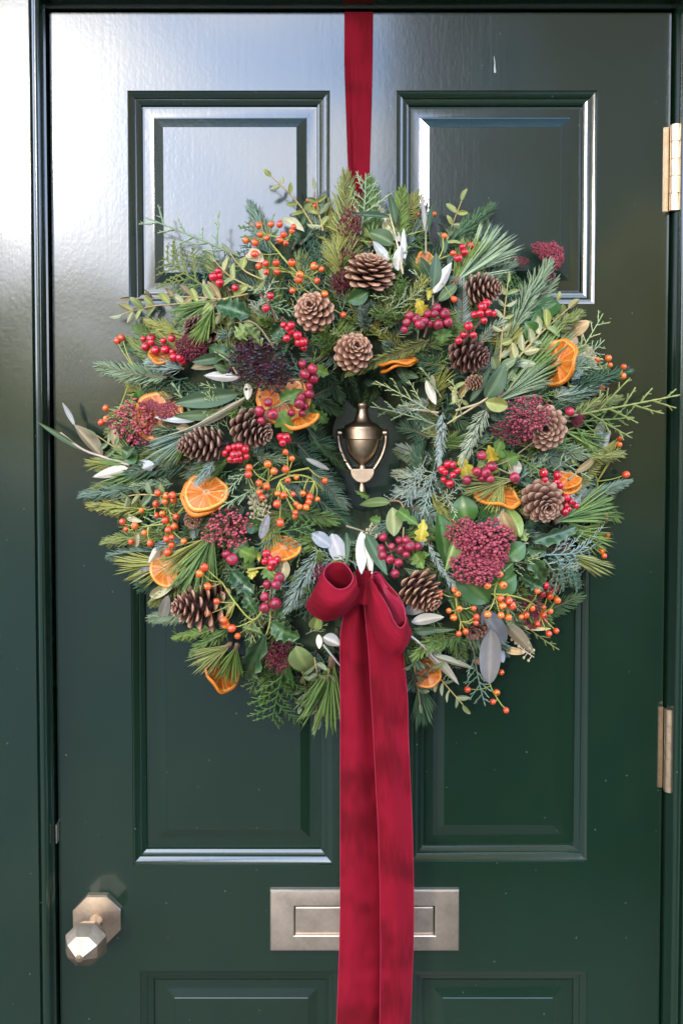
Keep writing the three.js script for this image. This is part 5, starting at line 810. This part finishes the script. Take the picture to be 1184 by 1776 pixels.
const curve = (rows) => { const c = new THREE.CatmullRomCurve3(rows.map((r) => V(...r)), false, 'centripetal'); return (u) => c.getPoint(clamp(u, 0, 1)); };
// straight hanging lengths are given by their edges: [y, left x, right x, z]
function hanging(rows, shape, ripple) {
  const L = curve(rows.map(([y, l, r, z]) => [l, y, z])), Rr = curve(rows.map(([y, l, r, z]) => [r, y, z]));
  return (u, v) => { const a = L(u), b = Rr(u), x = lerp(a.x, b.x, v), y = lerp(a.y, b.y, v), z = lerp(a.z, b.z, v) + shape(u, v); return at(x, y, z + ripple * (fbm3(x * 0.02, y * 0.016, 5, 3) - 0.45) + ripple * 0.5 * (noise3(x * 0.05, y * 0.05, 9) - 0.5)); };
}
{
  const t = thing('hanging_ribbon', V(0, yT, 0.004), 'dark red velvet ribbon hanging the wreath from the top edge of the door', 'ribbon');
  const rows = [[24, 597, 647, 0.0035], [60, 597, 646.5, 0.005], [110, 597, 646, 0.006], [200, 600, 644, 0.008], [300, 604, 641, 0.012], [360, 609, 639, 0.014], [450, 612, 640, 0.012], [600, 612, 640, 0.006], [695, 614, 638, 0.005]];
  const P = hanging(rows, (u, v) => 0.0022 * Math.sin(Math.PI * v) - 0.0030 * smooth(0.1, 0.5, u) * Math.exp(-Math.pow((v - 0.24) / 0.07, 2)), 0.0015);
  const top = at(622, 24, 0.0035);
  part('band', band(P, 90, 24), velvet, t);
  const fold = (u, v) => { const b = P(0, v), a = u * Math.PI / 2; return V(b.x, b.y + 0.0022 * Math.sin(a), b.z - 0.0022 * (1 - Math.cos(a)) - 0.018 * smooth(0.9, 1, u)); };
  part('fold_over_door', band(fold, 8, 8), velvet, t);
}
{
  const kp = at(632, 1010, 0.15), t = thing('ribbon_bow', kp, 'dark red velvet bow with two long tails at the foot of the wreath', 'bow');
  const tailA = hanging([[1012, 612, 638, 0.140], [1040, 602, 636, 0.144], [1075, 594, 637, 0.145], [1105, 590, 640, 0.143], [1184, 590, 644.5, 0.139], [1300, 590, 653, 0.132], [1451, 590, 659, 0.124], [1602, 589.5, 662, 0.116], [1700, 586.5, 662, 0.112], [1800, 583, 661, 0.108]], (u, v) => 0.0017 * Math.sin(9.5 * v + 5 * u + 1) * smooth(0, 0.15, u) + 0.0040 * Math.sin(Math.PI * v) - 0.0120 * v * v, 0.0042);
  const tailB = hanging([[1015, 626, 650, 0.143], [1040, 630, 668, 0.147], [1066, 633, 688, 0.149], [1100, 636, 697, 0.149], [1132, 639, 699, 0.147], [1208, 643.5, 706, 0.143], [1280, 647.5, 708, 0.139], [1361, 651.5, 711.5, 0.134], [1451, 656, 715, 0.129], [1602, 659.5, 717, 0.121], [1677, 659.5, 715, 0.117], [1800, 658, 710, 0.111]], (u, v) => 0.0018 * Math.sin(8.5 * v - 6 * u + 2) * smooth(0, 0.15, u) + 0.0042 * Math.sin(Math.PI * Math.pow(clamp(v, 0, 1), 0.7)) - 0.0170 * v * v, 0.0044);
  for (const P of [tailA, tailB]) { const m = part('tail', band(P, 150, 26, false, 0.0009, P === tailA ? [0.02, 0.01] : [0.14, 0.17]), velvet, t); for (const v of [0, 1]) { const e = new THREE.Mesh(selvage(P, v, 110), velvetBack); e.name = 'selvage'; e.geometry.translate(-kp.x, -kp.y, -kp.z); m.add(e); } }
  const ring = (pts) => { const c = new THREE.CatmullRomCurve3(pts.map(([x, y, z]) => at(x, y, z)), true, 'centripetal'); return (u) => c.getPoint(((u % 1) + 1) % 1); };
  const bow = (A, Bm, bulgeBy, seed) => { const a = ring(A), b = ring(Bm); return (u, v) => { const p = a(u).lerp(b(u), v), q = p.clone().sub(at(610, 1030, 0.15)).setZ(0); p.z += bulgeBy * Math.sin(Math.PI * clamp(v, 0, 1)); const n = (noise3(p.x * 55 + seed, p.y * 55, p.z * 55) - 0.5) * 0.0032; const kd = Math.exp(-p.distanceTo(at(632, 1010, 0.16)) / 0.022), f = 0.0042 * kd * Math.sin(v * 15 + u * 8) + n * 1.3; return p.add(V(f * 0.6, f * 0.5, f)); }; };
  const loopL = bow([[564, 988, 0.188], [562, 1000, 0.194], [570, 1012, 0.199], [586, 1021, 0.201], [603, 1018, 0.197], [612, 1004, 0.190], [607, 987, 0.180], [596, 977, 0.172], [580, 975, 0.174], [570, 980, 0.181]],
    [[531, 1047, 0.168], [533, 1058, 0.176], [545, 1069, 0.182], [566, 1076, 0.185], [592, 1068, 0.178], [622, 1044, 0.160], [626, 1036, 0.145], [606, 1040, 0.128], [572, 1044, 0.132], [543, 1040, 0.150]], 0.010, 3);
  const loopR = bow([[642, 1004, 0.176], [650, 1019, 0.184], [661, 1035, 0.190], [675, 1057, 0.194], [684, 1078, 0.196], [694, 1089, 0.196], [704, 1079, 0.190], [702, 1058, 0.180], [690, 1034, 0.172], [671, 1008, 0.166], [656, 994, 0.166], [646, 994, 0.170]],
    [[639, 1008, 0.166], [639, 1036, 0.174], [642, 1066, 0.180], [651, 1100, 0.184], [667, 1126, 0.186], [687, 1137, 0.186], [703, 1122, 0.178], [711, 1098, 0.160], [694, 1100, 0.150], [672, 1070, 0.150], [652, 1022, 0.152], [642, 1004, 0.158]], 0.007, 8);
  for (const P of [loopL, loopR]) { const m = part('loop', band(P, 120, 22, true, 0.0011), velvet, t); for (const v of [0, 1]) { const e = new THREE.Mesh(selvage(P, v, 110, 0.0005), velvetBack); e.name = 'selvage'; e.geometry.translate(-kp.x, -kp.y, -kp.z); m.add(e); } }
  const lin = new THREE.Mesh(band((u, v) => { const a = loopR(u, 0.04 + v * 0.9), c = at(678, 1050, 0.17); return a.lerp(c, 0.05); }, 100, 10, true, 0.0004), velvetBack); lin.name = 'lining'; lin.geometry.translate(-kp.x, -kp.y, -kp.z); t.add(lin);
  const knot = (u, v) => { const a = u * Math.PI * 2, w = lerp(1046, 988, v), pinch = 1 - 0.25 * Math.sin(Math.PI * v), c = at(631, w, 0.156), rr = 0.0085 * pinch * (1 + 0.22 * Math.sin(5 * a + v * 4)); return V(c.x + rr * Math.cos(a), c.y, c.z + rr * 0.9 * Math.sin(a)); };
  part('knot', band(knot, 60, 14, true), velvet, t);
}
// ---------------------------------------------------------------- shadows on, then draw
scene.traverse((o) => { if (o.isMesh) { o.castShadow = true; o.receiveShadow = true; } });
renderer.render(scene, camera);
